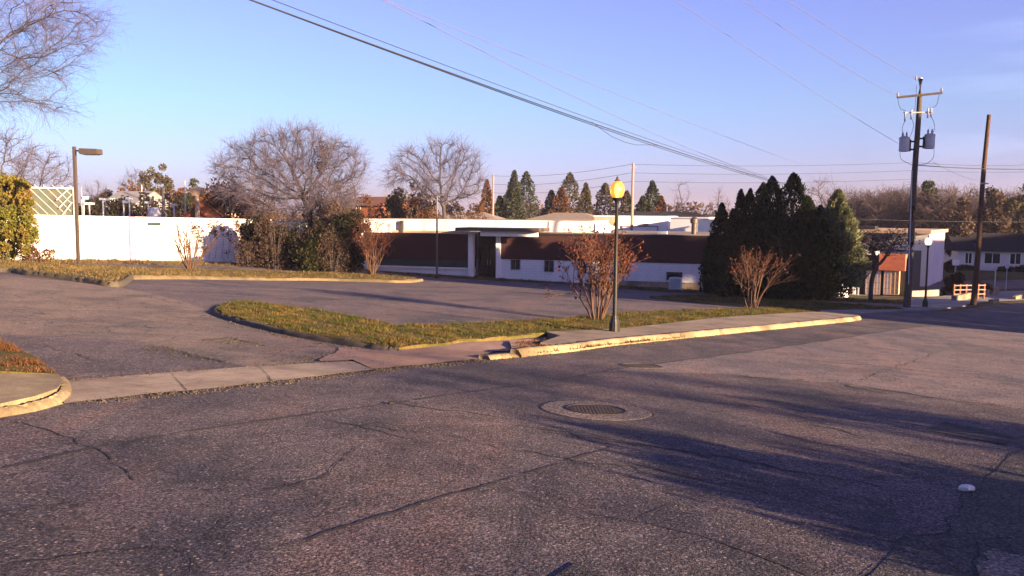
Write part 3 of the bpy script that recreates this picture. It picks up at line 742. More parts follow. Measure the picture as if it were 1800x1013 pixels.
def columnar(loc, h, r, seed, label, m='conifer_green', n=9000, group=None, leaf=.2, z0=.15, pointy=1.0, name='conifer_tree'):
    rng = np.random.default_rng(seed); o = empty(name, loc)
    # a main spire and a few lesser spires around it, each a column of up-turned sprays
    sp = [(0, 0, h, r*.62)]
    for i in range(6):
        a = rng.uniform(0, 6.28); q = r*rng.uniform(.35, .7); sp.append((math.cos(a)*q, math.sin(a)*q, h*rng.uniform(.42, .78), r*rng.uniform(.26, .4)))
    tot = sum(s[2]*s[3] for s in sp); Ps, Ds = [], []
    for sx, sy, sh, sr in sp:
        k = int(n*sh*sr/tot); t = rng.random(k)**.85
        prof = np.minimum(1, (1-t)**(.68*pointy)*1.35)*np.minimum(1, .55+t*3)
        a = rng.random(k)*6.28; lump = 1+.26*np.sin(a*3+t*19+seed)+.2*np.sin(a*5-t*41)+.13*rng.normal(size=k)
        rr = sr*prof*lump*(.6+.4*np.sqrt(rng.random(k)))
        Ps.append(np.stack([sx+np.cos(a)*rr, sy+np.sin(a)*rr, z0+t*(sh-z0)], 1)); Ds.append(np.stack([np.cos(a)*.6, np.sin(a)*.6, np.full(k, 1.0)], 1))
    P, d = np.concatenate(Ps), np.concatenate(Ds)+rng.normal(0, .3, (sum(map(len, Ps)), 3))
    leaf_mesh('crown', P, d, leaf, leaf*.42, M[m], o, rng)
    stem_obj(o, h*.8, max(.06, r*.1))
    return tag(o, label, 'conifer', group)
def cone_tree(loc, h, r, seed, label, m='far_green', n=3000, leaf=.45, group=None, z0=.2, name='evergreen_tree', powr=.8, cat='evergreen'):
    rng = np.random.default_rng(seed); o = empty(name, loc)
    t = rng.random(n)**.8; a = rng.random(n)*6.28
    lay = 1+.2*np.sin(t*26+a*2)+.2*np.sin(a*4+seed)
    rr = r*np.minimum(1, (1-t)**powr*1.25)*lay*np.sqrt(.25+.75*rng.random(n))*np.minimum(1, .5+t*4)
    P = np.stack([np.cos(a)*rr, np.sin(a)*rr, h*z0+t*h*(1-z0)], 1)
    d = np.stack([np.cos(a), np.sin(a), np.full(n, .3)], 1)+rng.normal(0, .6, (n, 3))
    leaf_mesh('crown', P, d, leaf, leaf*.55, M[m], o, rng); stem_obj(o, h*.85, max(.12, r*.07))
    return tag(o, label, cat, group)

def hgt(p, u, v, d): return at(u, v, d).z-p.z

# --- big spreading bare tree behind the shrubs
p = base(560, 66); s = 66/FPX
rng = np.random.default_rng(3)
def loc3(u, v, dy=0): 
    q = at(u, v, 66); return np.array([q.x-p.x, dy, q.z-p.z])
A = []
for u, v, ru, rv, n in ((520, 285, 90, 62, 520), (430, 300, 58, 48, 260), (590, 300, 58, 58, 300), (490, 330, 105, 50, 260), (560, 340, 80, 55, 160)):
    c = loc3(u, v); A.append(ellip(rng, n, c, (ru*s, ru*s*.75, rv*s), .5, zmin=loc3(u, 400)[2]))
A = np.concatenate(A)
tr = [loc3(557, 480), loc3(556, 450), loc3(552, 420), loc3(548, 395), loc3(543, 372), loc3(535, 350)]
tr[0][2] = -.1
t1 = bare_tree('bare_tree', p, A, tr, .38, .52, .02, .36, 5, 7, 1.0, .0095, rexp=2.25, twsplit=3)
tag(t1, 'broad spreading leafless tree rising behind the dark shrubs', 'tree')
# --- second bare tree, behind the flat white building
p = base(782, 92); s = 92/FPX
def loc3(u, v, dy=0):
    q = at(u, v, 92); return np.array([q.x-p.x, dy, q.z-p.z])
rng = np.random.default_rng(9); A = []
for u, v, ru, rv, n in ((722, 290, 32, 36, 200), (762, 298, 28, 50, 210), (800, 295, 34, 50, 260), (828, 308, 26, 46, 170), (700, 312, 28, 16, 80), (775, 335, 60, 30, 160)):
    A.append(ellip(rng, n, loc3(u, v), (ru*s, ru*s*.8, rv*s), .3))
A = np.concatenate(A)
tr = [loc3(784, 470), loc3(784, 440), loc3(783, 410), loc3(781, 385), loc3(780, 365)]; tr[0][2] = -.1
t2 = bare_tree('bare_tree', p, A, tr, .45, .66, .026, .34, 8, 7, 1.2, .012, rexp=2.25, twsplit=3)
tag(t2, 'open crowned leafless tree standing behind the flat white parapet', 'tree')
# --- overhanging tree at the upper left, trunk outside the picture
p = base(-150, 24); s = 24/FPX
def loc3(u, v, dy=0):
    q = at(u, v, 24); return np.array([q.x-p.x, dy, q.z-p.z])
rng = np.random.default_rng(21); A = []
for u, v, ru, rv, n, sh in ((-60, 60, 235, 95, 520, .3), (40, 20, 150, 50, 260, .2), (-50, 160, 155, 40, 190, .2), (-260, 20, 200, 200, 260, .3), (-160, -120, 260, 90, 200, .3), (80, 190, 60, 12, 60, 0), (40, 120, 90, 50, 130, .1), (100, 20, 90, 22, 130, .1), (90, 55, 70, 30, 70, .1)):
    A.append(ellip(rng, n, loc3(u, v), (ru*s, ru*s*.9, rv*s), sh))
A = np.concatenate(A)
tr = [loc3(-150, 560), loc3(-150, 500), loc3(-148, 440), loc3(-146, 380), loc3(-140, 320), loc3(-132, 260), loc3(-128, 210)]; tr[0][2] = -.1
t3 = bare_tree('bare_tree', p, A, tr, .26, .36, .0065, .26, 12, 4, .75, .0036, droop=.12, rexp=2.5, twsplit=4)
tag(t3, 'leafless tree whose drooping twigs overhang the sky above the tall shoebox lamp', 'tree')
# --- pale bare tree beyond the left bush
def small_bare(u, d, vtop, wpx, seed, label, m_b='bark', m_t='twig', n=260, group=None, trunk_frac=.35, dens=3, name='bare_tree', twr=None, vc=None):
    p = base(u, d); s = d/FPX; h = hgt(p, u, vtop, d); rng = np.random.default_rng(seed)
    w = wpx*s/2
    A = ellip(rng, n, (0, 0, h*(trunk_frac+1)/2+.05*h), (w, w*.9, h*(1-trunk_frac)/2), .35)
    tr = [np.array([0, 0, z]) + np.array([math.sin(seed+z), 0, 0])*.05*z/h for z in np.linspace(-.1, h*trunk_frac, 6)]
    tr = [tr[0]]+tr[1:]
    st = h/26
    o = bare_tree(name, p, A, tr, st, st*1.7, max(.008, st*.05), h*.028, seed, dens, h*.1, twr or max(.006, h*.0013), m_b, m_t)
    return tag(o, label, 'tree', group)
small_bare(70, 108, 262, 130, 31, 'hazy leafless tree behind the white diagonal lattice roof', n=320)
small_bare(5, 80, 225, 150, 33, 'tall leafless tree rising straight up behind the large green bush at the picture edge', n=320, trunk_frac=.4)
small_bare(172, 135, 318, 60, 34, 'small distant leafless tree beyond the left yard, just beside the shoebox lamp pole', n=160)
small_bare(240, 140, 300, 60, 35, 'distant leafless tree beside the rounded pines beyond the white wall', n=160)
small_bare(1195, 140, 320, 28, 36, 'thin leafless tree in the distance above the flat white roofs', n=110)
small_bare(1262, 125, 335, 46, 37, 'small leafless tree in the distance just beside the tall dark conifers', n=120)
small_bare(1440, 110, 322, 80, 38, 'leafless tree showing between the dark conifers and the frosty one', n=200, m_t='twig_brown')

# --- crape myrtles
def myrtle(u, v, vtop, wpx, seed, label, reds, cut=False, twig='myrtle_bark', stems=11, red_m='seed_red', redz=.45, dens=2):
    p = gp(u, v); d = p.y; s = d/FPX; h = hgt(p, u, vtop, d); w = wpx*s/2*.78; rng = np.random.default_rng(seed)
    o = empty('crape_myrtle', p); A, B, R0, R1 = [], [], [], []; tips = []
    def grow(q, dr, L, r, lev):
        q = np.array(q); n = 3
        for i in range(n):
            dr = dr+rng.normal(0, .1, 3); dr /= np.linalg.norm(dr); q2 = q+dr*L/n
            A.append(q); B.append(q2); R0.append(r*(1-i*.12)); R1.append(r*(1-(i+1)*.12)); q = q2
            if lev > 0 and i: 
                for _ in range(dens):
                    nd = dr+rng.normal(0, .42, 3); nd[2] += .22; nd /= np.linalg.norm(nd)
                    grow(q, nd, L*rng.uniform(.45, .7), r*.5, lev-1)
        tips.append((q, dr))
    for i in range(stems):
        a = i*2.4+seed; t = rng.uniform(.25, 1)
        tgt = np.array([math.cos(a)*w*t, math.sin(a)*w*t, h*rng.uniform(.8, 1.0)*(1-.25*t*t)])
        dr = tgt/np.linalg.norm(tgt); q0 = np.array([math.cos(a)*.12, math.sin(a)*.12, -.08])
        grow(q0, dr, np.linalg.norm(tgt)*(.62 if not cut else .95), .022*h/3+.006, 0 if cut and i % 2 else (1 if cut else 2))
    m = M[twig]
    tubes('trunk', A, B, np.maximum(R0, .006)*(2.2 if cut else 1), np.maximum(R1, .005)*(1.8 if cut else 1), m, o)
    T = np.array([t[0] for t in tips]); D = np.array([t[1] for t in tips])
    if reds:
        sel = (T[:, 2] > h*redz) & (rng.random(len(T)) < .8); T, D = T[sel], D[sel]
        P = np.repeat(T, reds, 0)+rng.normal(0, .07*h/3, (len(T)*reds, 3)); Dn = np.repeat(D, reds, 0)+rng.normal(0, .5, (len(T)*reds, 3))
        leaf_mesh('crown', P, Dn, .09, .05, M[red_m], o, rng)
    return tag(o, label, 'crape myrtle')
myrtle(335, 476, 402, 62, 41, 'cut back sunlit crape myrtle stems in front of the pink stained white wall', 2, cut=True, stems=13)
myrtle(653, 486, 384, 62, 42, 'reddish upright crape myrtle at the end of the dark shrub mass', 9, stems=18, redz=.3)
myrtle(1050, 566, 404, 128, 43, 'largest red seeded crape myrtle, right behind the sunlit globe lamp', 6, stems=17, redz=.12, dens=2)
myrtle(1322, 545, 428, 78, 44, 'vase shaped crape myrtle standing before the tall dark conifers', 3, stems=11, redz=.55)

# --- conifers on the building's end
CON = [(1264, 358, 19, 53), (1284, 368, 19, 51), (1297, 334, 17, 54), (1313, 333, 19, 52), (1335, 322, 24, 53), (1350, 311, 32, 51), (1387, 305, 38, 50), (1412, 345, 30, 51), (1436, 362, 28, 52), (1322, 378, 32, 49.5), (1366, 370, 44, 49), (1425, 385, 40, 49.5)]
names = ['low dark conifer touching the corner of the brown building', 'shorter dark conifer in front of the building corner', 'narrowest pointed conifer spire beside the building corner',
         'second narrow pointed spire beside the twin topped conifer', 'slim dark conifer pressed against the twin topped one', 'tall dark conifer with a blunt twin top',
         'tallest dark conifer with a sharp leaning tip', 'conifer shoulder just beside the tallest dark spire', 'dark conifer next to the frosty pale one',
         'low front conifer directly behind the vase shaped crape myrtle', 'wide low conifer filling the shade under the two tallest spires', 'wide low conifer in the shade below the frosty tree']
for i, (u, v, hw, d) in enumerate(CON):
    p = base(u, d); columnar(p, hgt(p, u, v, d), hw*d/FPX*2.1, 60+i, names[i], n=19000, leaf=.19, group='dark conifers at the end of the building')
p = base(1466, 51); rng = np.random.default_rng(77)
o = empty('blue_conifer', p); h = hgt(p, 1466, 334, 51)
n = 26000; t = rng.random(n)**.9; a = rng.random(n)*6.28
rr = 1.6*np.minimum(1, (1-t)**.7*1.3)*(1+.16*np.sin(a*4+t*15)+.12*np.sin(a*7-t*30))*(.62+.38*rng.random(n))
P = np.stack([np.cos(a)*rr, np.sin(a)*rr, .9+t*(h-.9)], 1)
leaf_mesh('crown', P, np.stack([np.cos(a), np.sin(a), np.full(n, .8)], 1)+rng.normal(0, .5, (n, 3)), .2, .09, M['conifer_blue'], o, rng); stem_obj(o, h*.8, .14)
tag(o, 'plump frosty grey green conifer at the end of the conifer group', 'conifer')
# --- large green bush at the left edge
p = base(2, 52)
bush('evergreen_bush', p, 2.15, 1.9, hgt(p, 10, 304, 52), 330, 110, .17, 'bush_green', 81, 'large rounded green bush at the picture edge beside the white wall', rc=.28)
p = base(62, 53.5)
bush('twiggy_bush', p, 1.3, .9, .9, 25, 90, .12, 'rust_leaf', 82, 'low rusty bush at the foot of the large green bush', rc=.25)
# --- shrubs in front of the white wall
def sh(u, d, vtop, wpx, m, seed, label, nc=90, per=110, leaf=.17, rc=.42, name='evergreen_shrub', tm='bark'):
    p = base(u, d); s = d/FPX
    bush(name, p, wpx/2*s, wpx/2*s*.7, hgt(p, u, vtop, d), nc, per, leaf, m, seed, label, rc=rc, trunk_m=tm)
sh(455, 62.5, 382, 70, 'ivy_dark', 83, 'dark shrub climbing over the shaded end of the white wall', nc=110)
sh(505, 61, 400, 70, 'ivy_dark', 84, 'low dark shrub below the forked trunk of the broad bare tree', nc=90)
sh(560, 60, 395, 90, 'ivy_dark', 85, 'dark evergreen shrub with a sunlit green patch at its middle', nc=130)
sh(618, 61.5, 372, 78, 'ivy_dark', 86, 'tallest dark shrub beside the reddish crape myrtle', nc=130)
sh(590, 63, 350, 60, 'brown_brush', 87, 'brown vine tangle above the tall dark shrub', nc=70, per=70, name='vine_tangle')
sh(545, 58.8, 424, 46, 'bush_mid', 88, 'small green leafed bush growing out of the dark shrubs', nc=36, per=80)
sh(485, 60, 375, 70, 'brown_brush', 89, 'tan twiggy shrub leaning in front of the broad bare tree trunk', nc=60, per=55, leaf=.13, name='twiggy_shrub')
sh(585, 58.6, 412, 66, 'brown_brush', 91, 'brown tangle spilling over the front of the dark shrubs', nc=46, per=60, leaf=.12, name='twiggy_shrub')
sh(440, 60.5, 420, 50, 'brown_brush', 92, 'short brown tangle at the wall end of the dark shrubs', nc=40, per=55, leaf=.12, name='twiggy_shrub')
# ivy up the big tree
p = base(557, 65.6); rng = np.random.default_rng(90); o = empty('ivy_column', p)
C = []
for k in range(70):
    v = rng.uniform(340, 470); q = at(557-(470-v)*.12+(20 if v < 400 and k % 2 else 0)+rng.normal(0, 6), v, 65.6); C.append([q.x-p.x, rng.normal(0, .3), q.z-p.z])
for k in range(26):
    q = at(563+rng.normal(0, 13), 385+rng.normal(0, 14), 65.6); C.append([q.x-p.x+1.0, rng.normal(0, .5), q.z-p.z])
for k in range(12):
    q = at(566+rng.normal(0, 5), 285+rng.normal(0, 14), 65.6); C.append([q.x-p.x, rng.normal(0, .3), q.z-p.z])
P, dd = clump_pts(rng, C, .38, 70); leaf_mesh('crown', P, dd+rng.normal(0, .5, dd.shape), .15, .09, M['brown_brush'], o, rng); stem_obj(o, 4, .05)
tag(o, 'brown ivy wrapped round the trunk and fork of the broad bare tree', 'ivy')

# --- trees and brush beyond the wall and the buildings
def far_bush(u, d, vtop, wpx, m, seed, label, name='rusty_oak', nc=60, per=60, leaf=.4, cat='tree', group=None, vb=None):
    p = base(u, d); s = d/FPX; h = hgt(p, u, vtop, d)
    rng = np.random.default_rng(seed); o = empty(name, p); w = wpx/2*s
    C = ellip(rng, nc, (0, 0, h*.56), (w*.9, w*.8, h*.45), .3)
    P, dd = clump_pts(rng, C, w*.2+.25, per); leaf_mesh('crown', P, dd+rng.normal(0, .6, dd.shape), leaf, leaf*.6, M[m], o, rng)
    tb = MB().path([(0, 0, -.2), (.1, 0, h*.3), (0, .1, h*.7)], h*.022, 6, h*.008)
    for k in range(5):
        a = k*1.3+seed; tb.path([(.08, 0, h*.25), (math.cos(a)*w*.4, math.sin(a)*w*.4, h*.5), (math.cos(a)*w*.7, math.sin(a)*w*.7, h*.75)], h*.011, 5, h*.004)
    tb.build('trunk', M['bark'], o)
    return tag(o, label, cat, group)
far_bush(405, 76, 312, 92, 'rust_leaf', 101, 'brown leaved oak over the wall beside the broad bare tree', nc=80, leaf=.28)
far_bush(372, 84, 322, 60, 'rust_leaf', 102, 'smaller brown leaved oak behind the flat topped lamp post', leaf=.28)
far_bush(455, 80, 332, 70, 'brown_brush', 103, 'brown brushy tree seen through the broad bare tree', leaf=.26)
far_bush(735, 96, 322, 62, 'rust_leaf', 104, 'rust coloured tree at the foot of the open crowned bare tree', leaf=.3)
far_bush(700, 100, 330, 44, 'far_olive', 105, 'olive brown tree beside the orange walled far house', leaf=.3)
far_bush(600, 88, 320, 70, 'brown_brush', 106, 'brown brush tree rising behind the broad bare tree limbs', leaf=.26)
far_bush(345, 92, 318, 34, 'far_green', 107, 'small dark round tree above the flat topped lamp post', leaf=.3)
for i, (u, vt, w, lb) in enumerate([(165, 347, 70, 'dark blue green hedge tree nearest the lattice roof'), (215, 340, 60, 'dark yard tree behind the small white lamp posts'),
        (262, 345, 66, 'dark yard tree below the rounded pines'), (318, 342, 56, 'dark yard tree beside the flat topped lamp post')]):
    far_bush(u, 104, vt, w, 'ivy_dark', 110+i, lb, name='yard_tree', leaf=.35, nc=50)
far_bush(265, 128, 290, 46, 'far_olive', 115, 'taller of the two rounded pines beyond the left yard', name='pine_tree', leaf=.4)
far_bush(290, 130, 292, 34, 'far_olive', 116, 'narrower of the two rounded pines beyond the left yard', name='pine_tree', leaf=.4)
far_bush(235, 126, 322, 50, 'rust_leaf', 117, 'brown tree next to the rounded pines beyond the left yard', leaf=.4)
far_bush(190, 130, 330, 50, 'brown_brush', 118, 'brown tree above the roof of the pale far house', leaf=.4)
far_bush(322, 126, 325, 44, 'rust_leaf', 119, 'brown tree between the rounded pines and the flat topped lamp post', leaf=.4)
FC = [(855, 316, 24, 'rust_leaf', 'narrow brown cypress beside the distant utility pole'), (878, 345, 30, 'far_green', 'short dark cypress in front of the tall twin cypresses'),
      (897, 330, 44, 'far_green', 'broad dark cypress, lower of the twin pair'), (924, 302, 40, 'far_green', 'tall rounded cypress, higher of the twin pair'), (903, 300, 26, 'far_green', 'slender cypress tip between the twin pair'),
      (968, 335, 30, 'far_green', 'small cypress at the edge of the brown oak clump'), (1000, 304, 44, 'far_olive', 'tall olive brown tree in the middle of the distant clump'), (1028, 322, 26, 'far_olive', 'narrow tree on the shoulder of the distant clump'),
      (985, 330, 36, 'rust_leaf', 'rusty tree inside the distant clump'), (1062, 322, 40, 'far_olive', 'conical tree directly behind the lit lamp globe'), (1128, 345, 30, 'far_green', 'short cypress beside the tall distant pole'),
      (1144, 318, 32, 'far_green', 'sharp pointed dark cypress above the flat white roofs'), (1100, 336, 30, 'far_olive', 'low tree behind the tall distant pole'), (1160, 345, 26, 'rust_leaf', 'low rusty tree beside the sharp pointed cypress')]
for i, (u, vt, w, m, lb) in enumerate(FC):
    d = 128+(i*7) % 22; p = base(u, d); cone_tree(p, hgt(p, u, vt, d), w*.62*d/FPX, 130+i, lb, m, n=2600, leaf=.42, powr=.6)
# low sunlit brush row above the roofs
for i, (u, vt, w, m) in enumerate([(680, 352, 60, 'brown_brush'), (725, 350, 60, 'rust_leaf'), (762, 356, 50, 'rust_leaf'), (800, 352, 50, 'brown_brush'), (838, 350, 44, 'rust_leaf'), (640, 345, 50, 'rust_leaf')]):
    far_bush(u, 104+i, vt, w, m, 150+i, ['tan brush clump just above the white parapet near the orange walled house', 'sunlit rusty brush under the open crowned bare tree', 'rusty brush behind the dark thin lot pole',
             'tan brush clump at the trunk of the open crowned bare tree', 'rusty brush before the distant utility pole', 'rusty brush between the broad bare tree and the orange walled house'][i], name='brush_clump', leaf=.3, cat='brush', nc=40)

# --- treeline at the right: individual trees, ordinals by place
protoB, protoL = [], []
def proto_bare(seed, h=9.0):
    rng = np.random.default_rng(seed); w = h*rng.uniform(.3, .42)
    A = ellip(rng, 230, (0, 0, h*.64), (w, w, h*.36), .3)
    tr = [np.array([0, 0, z]) for z in np.linspace(-.2, h*.3, 5)]
    return bare_tree('bare_tree', (0, 0, 0), A, tr, .42, .75, .03, .2, seed, 4, 1.3, .02, 'bark', 'twig_brown')
def ordn(i): return ['first', 'second', 'third', 'fourth', 'fifth', 'sixth', 'seventh', 'eighth', 'ninth', 'tenth', 'eleventh', 'twelfth', 'thirteenth', 'fourteenth', 'fifteenth', 'sixteenth', 'seventeenth', 'eighteenth', 'nineteenth', 'twentieth', 'twenty first', 'twenty second', 'twenty third', 'twenty fourth', 'twenty fifth', 'twenty sixth', 'twenty seventh', 'twenty eighth'][i]
rng = np.random.default_rng(200)
TR = sorted([(1478+i*13.2+rng.uniform(-5, 5), rng.uniform(112, 170)) for i in range(27)])
for i, (u, d) in enumerate(TR):
    p = base(u, d); vt = rng.uniform(316, 346); hh = hgt(p, u, vt, d)
    if i < 4: o = proto_bare(210+i); protoB.append(o)
    else: o = copy_tree(protoB[i % 4])
    o.location = p; k = hh/9.6; o.scale = (k*1.15, k*1.15, k); o.rotation_euler = (0, 0, rng.uniform(0, 6))
    tag(o, 'bare brown treeline tree, %s counting from the frosty conifer' % ordn(i), 'tree', 'bare trees in the far treeline')
TR2 = sorted([(1485+i*24+rng.uniform(-8, 8), rng.uniform(105, 150)) for i in range(14)])
for i, (u, d) in enumerate(TR2):
    mm = ['brown_brush', 'far_olive', 'rust_leaf', 'brown_brush'][i % 4]; kind = ['grey brown', 'olive', 'rusty', 'dull brown'][i % 4]
    far_bush(u, d, rng.uniform(338, 372), rng.uniform(44, 70), mm, 230+i, '%s brush tree in the treeline, %s from the frosty conifer' % (kind, ordn(i)), name='brush_tree', leaf=.4, group='brush trees in the far treeline')
far_bush(1625, 118, 318, 34, 'far_green', 260, 'green pine beside the upper part of the transformer pole', name='pine_tree')
far_bush(1745, 112, 322, 56, 'far_olive', 261, 'olive leafy tree above the dark roofed house', name='oak_tree')
far_bush(1790, 108, 330, 60, 'far_olive', 262, 'olive leafy tree over the end of the dark roofed house', name='oak_tree')
# far woods: a continuous mass that fades out
rng = np.random.default_rng(270); n = 42000
x = rng.uniform(-330, 330, n); dd = rng.uniform(215, 290, n); hz = 6+2.5*np.sin(x*.05)+2*np.sin(x*.13+1)+1.2*np.sin(x*.41)
z = HH(x, dd)+hz*rng.random(n)**.8
leaf_mesh('far_woods', np.stack([x, dd, z], 1), rng.normal(size=(n, 3)), 1.5, .8, M['brown_brush'], None, rng)
tag(COL.objects[-1] if False else bpy.data.objects['far_woods'], 'low hazy brown woods along the horizon', 'woods', kind='stuff')
# small dark tree before the orange brick building
p = base(1531, 52); s = 52/FPX
def loc3(u, v, dy=0):
    q = at(u, v, 52); return np.array([q.x-p.x, dy, q.z-p.z])
rng = np.random.default_rng(300); A = []
for u, v, ru, rv, n in ((1530, 430, 34, 22, 90), (1572, 428, 34, 24, 90), (1500, 425, 22, 16, 40)):
    A.append(ellip(rng, n, loc3(u, v), (ru*s, ru*s*.8, rv*s), .3))
A = np.concatenate(A)
RL = A[rng.random(len(A)) < .45]
tr = [loc3(1530, 524), loc3(1531, 510), loc3(1532, 497), loc3(1534, 485)]; tr[0][2] = -.1
o = bare_tree('bare_tree', p, A, tr, .2, .3, .022, .2, 301, 2, .5, .014, twsplit=1, rexp=1.9, m_twig='bark')
PL = np.repeat(RL, 14, 0)+rng.normal(0, .22, (len(RL)*14, 3)); leaf_mesh('leaves', PL, rng.normal(size=PL.shape), .12, .08, M['rust_leaf'], o, rng)
tag(o, 'stout dark tree with spreading limbs and a few reddish leaves before the orange brick wall', 'tree')
# verge plants right
def low(u, d, vtop, wpx, seed, label, m='ivy_dark'):
    p = base(u, d); bush('clipped_hedge', p, wpx/2*d/FPX, .8, hgt(p, u, vtop, d), 36, 90, .2, m, seed, label, 'hedge', rc=.3, stems=False)
low(1677, 66, 484, 34, 310, 'dark clipped hedge behind the wooden rail fence'); low(1669, 98, 459, 26, 311, 'dark shrub at the corner of the white far house')
low(1725, 66, 500, 26, 312, 'olive bush at the end of the wooden rail fence', 'rust_leaf')
low(1700, 103, 470, 30, 313, 'first low hedge along the white far house'); low(1768, 102, 473, 24, 314, 'second low hedge along the white far house'); low(1797, 102, 470, 20, 315, 'dark shrub at the picture edge before the white far house')
low(1632, 100, 456, 30, 316, 'olive shrub on the bank behind the farther globe lamp', 'rust_leaf')
# ------------------------------------------------------------------ buildings
class Facade:
    """local frame: x along the facade (picture left to right), y away from the camera, z up; origin at ground under the left end"""
    def __init__(s, u0, d0, u1, d1, v0=480, v1=500):
        a, b = at(u0, v0, d0), at(u1, v1, d1); s.a = Vector((a.x, a.y)); s.b = Vector((b.x, b.y))
        s.e = (s.b-s.a).normalized(); s.n = Vector((-s.e.y, s.e.x)); s.L = (s.b-s.a).length
        s.rz = math.atan2(s.e.y, s.e.x); s.z = H(s.a.x, s.a.y)
    def obj(s, name): return empty(name, (s.a.x, s.a.y, s.z), s.rz)
    def X(s, u, v=450, y=0):
        r = ray(u, v); o = s.a+s.n*y; den = r.x*s.e.y-r.y*s.e.x
        # solve t*r = o + k*e
        k = (o.x*r.y-o.y*r.x)/(r.x*s.e.y-r.y*s.e.x); return k
    def Z(s, u, v, y=0):
        k = s.X(u, v, y); P = s.a+s.n*y+s.e*k; r = ray(u, v); t = P.y/r.y; return EYE+r.z*t-s.z
    def ground(s, x, y=0):
        P = s.a+s.n*y+s.e*x; return H(P.x, P.y)-s.z

# brown brick building with white base
F = Facade(640, 69.5, 1290, 61)
B = F.obj('brick_building')
zt = F.Z(1000, 414.5); zt2 = F.Z(1000, 418)
L = F.X(1276, 500)
zb = F.Z(1100, 461)                     # underside of the brown band
xe0, xe1 = F.X(826), F.X(873)           # entrance
gl = min(F.ground(x) for x in np.linspace(0, L, 20))-.5
xs0 = F.X(1000)
MB().box(xe1+.35, L, 0, 13, gl, zb).build('base_wall', M['wall_base'], B)
MB().box(xe1+.35, L, -.05, 13.05, zb+.002, zt).build('brick_band', M['brick_brown'], B)
MB().box(xe1+.35, L+.06, -.11, 13.1, zt, zt+.16).build('roof_edge', M['trim_dark'], B)
MB().box(xe1+.5, L-.1, .1, 12.9, zt+.162, zt+.2).build('roof', M['roof_gravel'], B)
# left wing
zb2 = F.Z(750, 455)
MB().box(0, xe0-.1, 0, 13, zb2, zt-.0).build('brick_band', M['brick_brown'], B)
MB().box(0, xe0-.1, .12, 13, gl, F.Z(750, 470)).build('base_wall', M['wall_base'], B)
wz0, wz1 = F.Z(750, 469), zb2
gw = MB(); gw.box(0.2, xe0-.15, .2, .26, wz0+.0, wz1)
wnd = gw.build('window', M['glass_teal'], B)
fr = MB()
for x in np.linspace(.2, xe0-.2, 9): fr.box(x-.03, x+.03, .16, .2-.002, wz0, wz1)
fr.box(.17, xe0-.17, .15, .199, wz1-.06, wz1-.01); fr.box(.17, xe0-.17, .15, .199, wz0+.01, wz0+.06)
fr.build('frame', M['trim_dark'], wnd)
MB().box(0, xe0-.1, -.06, .118, wz0-.12, wz0-.002).build('sill', M['wall_white'], B)
MB().box(0.1, xe0-.2, .3, 12.9, wz0-.1, wz1+.05).build('inner_wall', M['trim_dark'], B)
# entrance: columns, recess, doors
zc = F.Z(850, 409)
MB().box(xe0-.1, xe0+.28, -.15, .35, F.ground(xe0)-.2, zc).build('column', M['wall_white'], B)
MB().box(xe1-.02, xe1+.348, -.15, .35, F.ground(xe1)-.2, zc).build('column', M['wall_white'], B)
gd = F.ground((xe0+xe1)/2)
d = MB().box(xe0+.28, xe1-.02, 1.2, 1.3, gd-.2, zc).build('door', M['trim_dark'], B)
dm = (xe0+xe1)/2+.13
MB().box(xe0+.4, dm-.05, 1.13, 1.198, gd+.12, gd+2.3).build('pane', M['glass_dark'], d)
MB().box(dm+.05, xe1-.15, 1.13, 1.198, gd+.12, gd+2.3).build('pane', M['glass_dark'], d)
h_ = MB(); 
for s_ in (-1, 1): h_.rod((dm+s_*.12, 1.07, gd+.9), (dm+s_*.12, 1.07, gd+1.3), .015)
h_.build('handle', M['galv'], d)
# canopy slab with the pale fascia board
cx0, cx1 = F.X(800, 405, -2.0), F.X(947, 405, -2.0)
cz = F.Z(870, 401, -2.0); cz2 = F.Z(870, 407, -2.0)
MB().box(cx0, cx1, -2.0, 1.25, cz2, cz).build('canopy', M['bronze_metal'], B)
bx0, bx1 = F.X(844, 411, -1.5), F.X(945, 411, -1.5)
MB().box(bx0, bx1, -1.5, -1.3, F.Z(870, 415.5, -1.5), cz2-.004).build('fascia_board', M['wall_white'], B)
# white base windows
for u0, u1, v0, v1 in ((899, 914, 461, 473), (958, 973, 463, 477), (1018, 1031, 466, 480), (1090, 1107, 467, 481)):
    a, b = F.X(u0), F.X(u1); z1, z0 = zb-.02, F.Z(u0, v1)
    wd = MB().box(a, b, -.03, .04, z0, z1).build('window', M['glass_dark'], B)
    f = MB(); f.box(a-.05, a, -.06, .03, z0-.05, z1); f.box(b, b+.05, -.06, .03, z0-.05, z1); f.box(a, b, -.07, .03, z0-.06, z0-.001); f.box((a+b)/2-.02, (a+b)/2+.02, -.05, -.031, z0, z1)
    f.build('frame', M['far_grey'], wd)
a, b = F.X(1174), F.X(1199); z0, z1 = F.Z(1187, 492.5), F.Z(1187, 480)
wd = MB().box(a, b, -.03, .04, z0, z1).build('window', M['glass_dark'], B)
f = MB(); f.box(a-.06, a, -.06, .03, z0-.06, z1+.06); f.box(b, b+.06, -.06, .03, z0-.06, z1+.06); f.box(a, b, -.06, .03, z1, z1+.06); f.build('frame', M['trim_dark'], wd)
# ledge along the foot and a vertical joint near the corner
MB().box(F.X(1040), F.X(1232), -.14, -.003, gl, F.Z(1180, 496)).build('ledge', M['concrete_apron'], B)
jx = F.X(1233); MB().box(jx-.015, jx+.015, -.012, .0, gl, zb).build('joint', M['trim_dark'], B)
